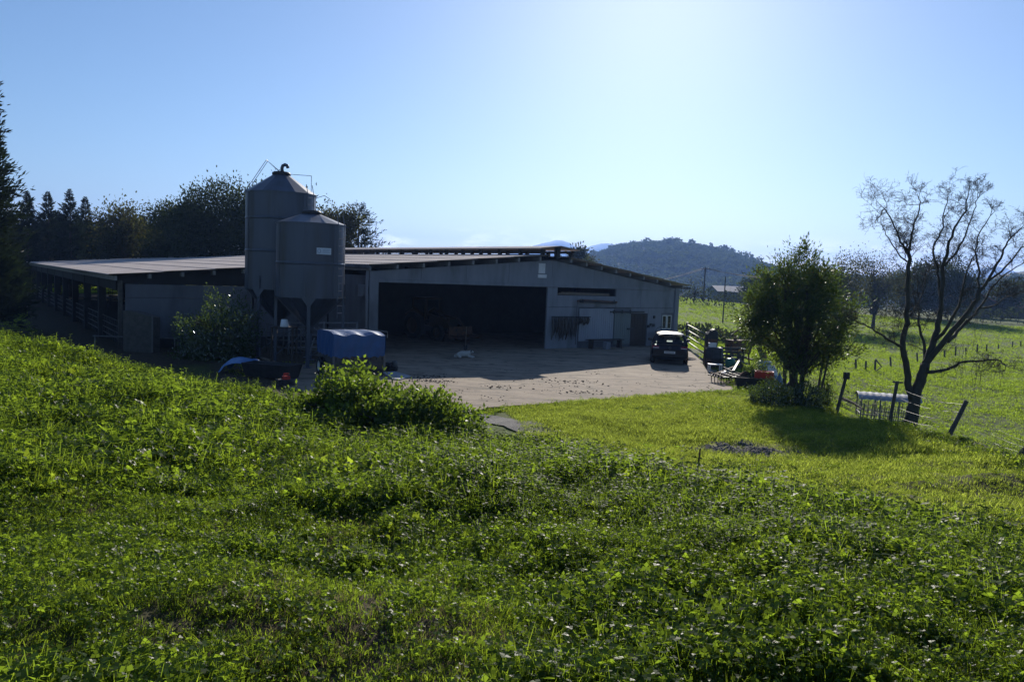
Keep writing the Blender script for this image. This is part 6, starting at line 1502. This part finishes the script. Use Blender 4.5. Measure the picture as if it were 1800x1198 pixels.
def nettles(n, rad, hmin, hmax, L, seed, mat='nettle'):
    r_ = np.random.default_rng(seed); P = []; D = []; N = []; S = []; sv = []; sf = []
    for i in range(n):
        a = r_.uniform(0, 6.28); rr = rad * math.sqrt(r_.random()); x, y = rr * math.cos(a), rr * math.sin(a); hh = r_.uniform(hmin, hmax); lx, ly = r_.normal() * .25, r_.normal() * .25; k = max(3, int(hh / .035))
        for j in range(1, k + 1):
            t = j / k; p = np.array([x + lx * hh * t, y + ly * hh * t, hh * t]); b_ = j * 1.57 + i
            for s in (0, PI): P.append(p); D.append([math.cos(b_ + s), math.sin(b_ + s), .25 - .35 * (1 - t)]); N.append([r_.normal() * .3, r_.normal() * .3, 1]); S.append(L * (1.15 - .6 * t) * r_.uniform(.75, 1.2))
        o = len(sv); w_ = .002; sv += [(x - w_, y, 0), (x + w_, y, 0), (x + lx * hh + w_, y + ly * hh, hh), (x + lx * hh - w_, y + ly * hh, hh)]; sf.append((o, o + 1, o + 2, o + 3))
    vs, q = leaf_quads(np.array(P), np.array(D), np.array(N, float), np.array(S), np.array(S) * .55, .12)
    vs = np.concatenate([vs, np.array(sv)]); q = np.concatenate([q, np.array(sf) + len(P) * 4]); return np_mesh('nettle', vs, q, M[mat])
def stalk(seed):
    r_ = np.random.default_rng(seed); mb = MB()
    for k in range(2):
        x, y, hh = .02 * k, .015 * k, .42 + .12 * k; lx = r_.normal() * .08; mb.tube([(x, y, 0), (x + lx * .5, y, hh * .5), (x + lx, y + .02, hh)], [.004, .003, .002], 4)
        for j in range(40):
            t = .45 + .55 * r_.random(); c = np.array([x + lx * t, y + .02 * t, hh * t]) + r_.normal(size=3) * .012; mb.box(c, (.009, .009, .012), r_.uniform(0, 3))
    return mb.mesh('stalk', M['rust'])
srcs = [blades(34, .10, .03, .08, .007, 1, .9), blades(30, .11, .05, .12, .008, 2, .9), blades(24, .10, .09, .19, .010, 3, .7),            # 0-2 grass
        clovers(26, .13, .03, .09, .021, 4), clovers(24, .14, .05, .13, .026, 5), clovers(22, .15, .06, .17, .032, 6),                            # 3-5 clover
        rosette(10, .16, .034, 7, rise=1.05), rosette(9, .21, .05, 8, rise=.95), rosette(7, .11, .04, 9, rise=.7),                                   # 6-8 dock
        nettles(8, .12, .10, .22, .052, 10), nettles(7, .13, .14, .30, .065, 11),                                                                  # 9-10 nettle
        blades(26, .10, .03, .08, .004, 12, .8, 'straw'),                                                                                        # 11 dry
        rosette(3, .09, .06, 13, 'litter_leaf', .2),                                                                                            # 12 fallen leaf
        blades(40, .14, .02, .055, .005, 14, .8, 'lawn'), blades(44, .16, .025, .07, .0055, 15, .9, 'lawn'),                                             # 13-14 lawn
        blades(34, .25, .05, .13, .014, 16, .9, 'field', 2), blades(34, .3, .06, .16, .018, 17, .9, 'field', 2), clovers(14, .2, .03, .08, .045, 18, 'field'),  # 15-17 pasture
        blades(14, .06, .18, .34, .008, 19, .5), stalk(20), rosette(8, .17, .055, 21, rise=.85)]                                                                                                 # 18 tall tuft
cov = proto_col('cover_source', srcs)
def mk(name, x, y, pk, s, seed, label, tilt=.15, zs=None, sink=.005):
    r_ = np.random.default_rng(seed); n = len(x); P = np.stack([x, y, h(x, y) - sink], -1)
    rot = np.stack([r_.normal(size=n) * tilt, r_.normal(size=n) * tilt, r_.uniform(0, 6.28, n)], -1); s = s * r_.uniform(.75, 1.3, n); scl = np.stack([s, s, s * (zs if zs is not None else 1)], -1)
    return scatter(name, P, rot, scl, pk, cov, label)
def wedge(n, r0, r1, half, seed):
    r_ = np.random.default_rng(seed); R = np.sqrt(r0 ** 2 + (r1 ** 2 - r0 ** 2) * r_.random(n)); a = r_.uniform(-half, half, n); return R * np.sin(a), R * np.cos(a), r_
def cover(n, r0, r1, seed, grow):
    x, y, r_ = wedge(n, r0, r1, math.radians(72 if r0 < 2 else 52), seed)
    keep = (h(x, y) > .28) & (x < fence_x(y) + .1) & (lawn(x, y) < .55) & (short_turf(x, y) < .5); x, y = x[keep], y[keep]; n = len(x)
    w_ = worn(x, y); a1 = fbm(x * .55 + 3, y * .55 + 8, 3); a2 = fbm(x * .8 + 40, y * .8, 3); a3 = fbm(x * 1.5 + 20, y * 1.5 + 60, 3); R = np.hypot(x, y)
    # short turf in the near left, rank weeds along the brow and to the right
    rank = np.clip(.95 - .16 * (9.2 - (y + .45 * x)), 0, 1) * (.55 + .9 * (a1 - .2)); rank = np.clip(rank + .35 * sstep(.55, .7, a2), 0, 1) * (.35 + .65 * sstep(-10, -4.5, x - (y - 8) * .12))
    u_ = r_.random(n); pk = np.zeros(n, int)
    pg = .50 - .34 * rank
    grass = u_ < pg; clov = (u_ >= pg) & (u_ < pg + .30 + .10 * (a2 > .5)); rest = ~(grass | clov)
    pk[grass] = np.where(r_.random(grass.sum()) < .5, 0, 1); tall = grass & (a3 > .6) & (rank > .3); pk[tall] = 2
    pk[clov] = r_.integers(3, 6, clov.sum())
    v_ = r_.random(n); pk[rest] = np.where(v_[rest] < .45, r_.integers(6, 9, rest.sum()), r_.integers(9, 11, rest.sum()))
    low = rest & (rank < .25); pk[low] = np.where(v_[low] < .35, 8, r_.integers(3, 5, low.sum()))
    tt = grass & (r_.random(n) < .012 * (1 + 2 * rank)); pk[tt] = 18
    dry = w_ > .35; pk[dry] = np.where(r_.random(dry.sum()) < .24, 11, np.where(r_.random(dry.sum()) < .3, 3, 0))
    keep = r_.random(n) > w_ * .5
    pk[r_.random(n) < .0008] = 12; big = (r_.random(n) < .006) & (rank > .25); pk[big] = 20
    s = (.60 + .42 * rank + 1.3 * (a1 - .5) + .8 * (a3 - .5)) * grow; s = np.clip(s, .38, 1.6); s = np.where(dry, .6 * grow, s)
    return x[keep], y[keep], pk[keep], s[keep]
x1, y1, k1, s1_ = cover(48000, 1.0, 7.0, 1, .9); x2, y2, k2, s2_ = cover(46000, 7.0, 27.0, 2, 1.15); x3, y3, k3, s3_ = cover(16000, 7.0, 15.0, 3, 1.05)
mk('bank_weeds', np.concatenate([x1, x2, x3]), np.concatenate([y1, y2, y3]), np.concatenate([k1, k2, k3]), np.concatenate([s1_, s2_, s3_]), 5, 'rank grass, clover and weeds covering the near bank', .22)
# mown lawn behind the bank
x, y, r_ = wedge(110000, 6, 31, math.radians(50), 21); ke = ((lawn(x, y) > .25) | ((short_turf(x, y) > .4) & (x < fence_x(y) + .1) & (y < yedge(x)))) & (flat_mask(x, y) < .6) ; x, y = x[ke], y[ke]; n = len(x); gd = np.hypot((x - gp_[0] - .3) / 1.3, (y - gp_[1]) / .7)
ke = r_.random(n) > np.clip(1.7 - gd, 0, .97); x, y = x[ke], y[ke]; n = len(x)
pk = np.where(r_.random(n) < .5, 13, 14); grn = (lawn(x, y) < .6) | (x > 5.5); q_ = r_.random(n); pk[grn & (q_ < .55)] = 0; pk[(grn & (q_ > .9)) | (q_ > .985)] = 3; pk[grn & (q_ > .97)] = 8; pc_ = (fbm(x * .45 + 5, y * .45, 3) > .58) & (q_ < .30) & (x > 3.5); pk[pc_] = r_.choice([1, 4, 8, 6], pc_.sum()); ed = (sstep(0, 2.2, fence_x(y) - x) < .6) & (r_.random(n) < .5); pk[ed] = r_.choice([4, 5, 7, 8, 9], ed.sum())
mk('lawn_grass', x, y, pk, np.where(pk < 13, .66, 1.4) * (.7 + .9 * (fbm(x * .8, y * .8, 3) - .2)), 22, 'short mossy lawn grass between bank and yard', .2)
# ragged tufts along the yard rim
yr = np.array([p for p in ypts[:11]]); t_ = np.random.default_rng(4).random(700) * 9.9; i_ = t_.astype(int); P_ = yr[i_] + (yr[i_ + 1] - yr[i_]) * (t_ - i_)[:, None] + np.random.default_rng(5).normal(size=(700, 2)) * [.25, .12] + np.array([.05, -.12])
mk('rim_tufts', P_[:, 0], P_[:, 1], np.random.default_rng(6).choice([13, 14, 0, 8, 3], 700), np.full(700, 1.0), 23, 'grass tufts fringing the front edge of yard', .3)
# pasture
def past(n, r0, r1, seed, s):
    x, y, r_ = wedge(n, r0, r1, math.radians(46), seed); u_, v_ = bl(x, y)
    ke = (((x > fence_x(y) + .1) & (y < 29)) | ((y >= 29) & (x > 9.4 + (y - 29) * .06) & ~((u_ < 11.5) & (v_ > -4) & (v_ < 64))))
    ke &= (x > 0); x, y = x[ke], y[ke]; n = len(x); pk = r_.choice([15, 16, 17], n, p=[.4, .4, .2]); return x, y, pk, np.full(n, s) * (.7 + .7 * fbm(x * .25, y * .25, 3))
A = [past(34000, 14, 42, 31, .62), past(52000, 42, 90, 32, .95), past(36000, 90, 165, 33, 1.6)]
mk('pasture_grass', *[np.concatenate([a[i] for a in A]) for i in range(4)], 34, 'grazed green pasture grass beyond the fence', .25)
# grass round the wing and beyond the barn
r_ = np.random.default_rng(41); x = r_.uniform(-75, -8, 26000); y = r_.uniform(19, 110, 26000); u_, v_ = bl(x, y); ke = ~((u_ > UW - 2.5) & (u_ < 12) & (v_ > -2) & (v_ < 64)) & (h(x, y) < .6) & ((y > 40) | (fbm(x * .4, y * .4) > .5)); x, y = x[ke], y[ke]; n = len(x)
mk('verge_grass', x, y, r_.choice([15, 16], n), np.where(y > 50, 1.7, .9), 42, 'rough grass around and behind the barn wing', .25)

# ================================================================== HAZE
HZ = MB().span((-5200, -1000, -60), (5200, 5300, 225)).build('haze', None)
HZ.data.materials.clear()
hm = bpy.data.materials.new('haze_air'); hm.use_nodes = True; hn = hm.node_tree.nodes; hn.clear(); ho = hn.new('ShaderNodeOutputMaterial'); hv = hn.new('ShaderNodeVolumePrincipled')
hv.inputs['Color'].default_value = (.26, .46, 1.0, 1); hv.inputs['Density'].default_value = .00024; hv.inputs['Anisotropy'].default_value = .38
hm.node_tree.links.new(hv.outputs[0], ho.inputs['Volume']); HZ.data.materials.append(hm); kind(HZ, 'stuff'); HZ['label'] = 'thin blue haze filling the air'
HZ.display_type = 'WIRE'
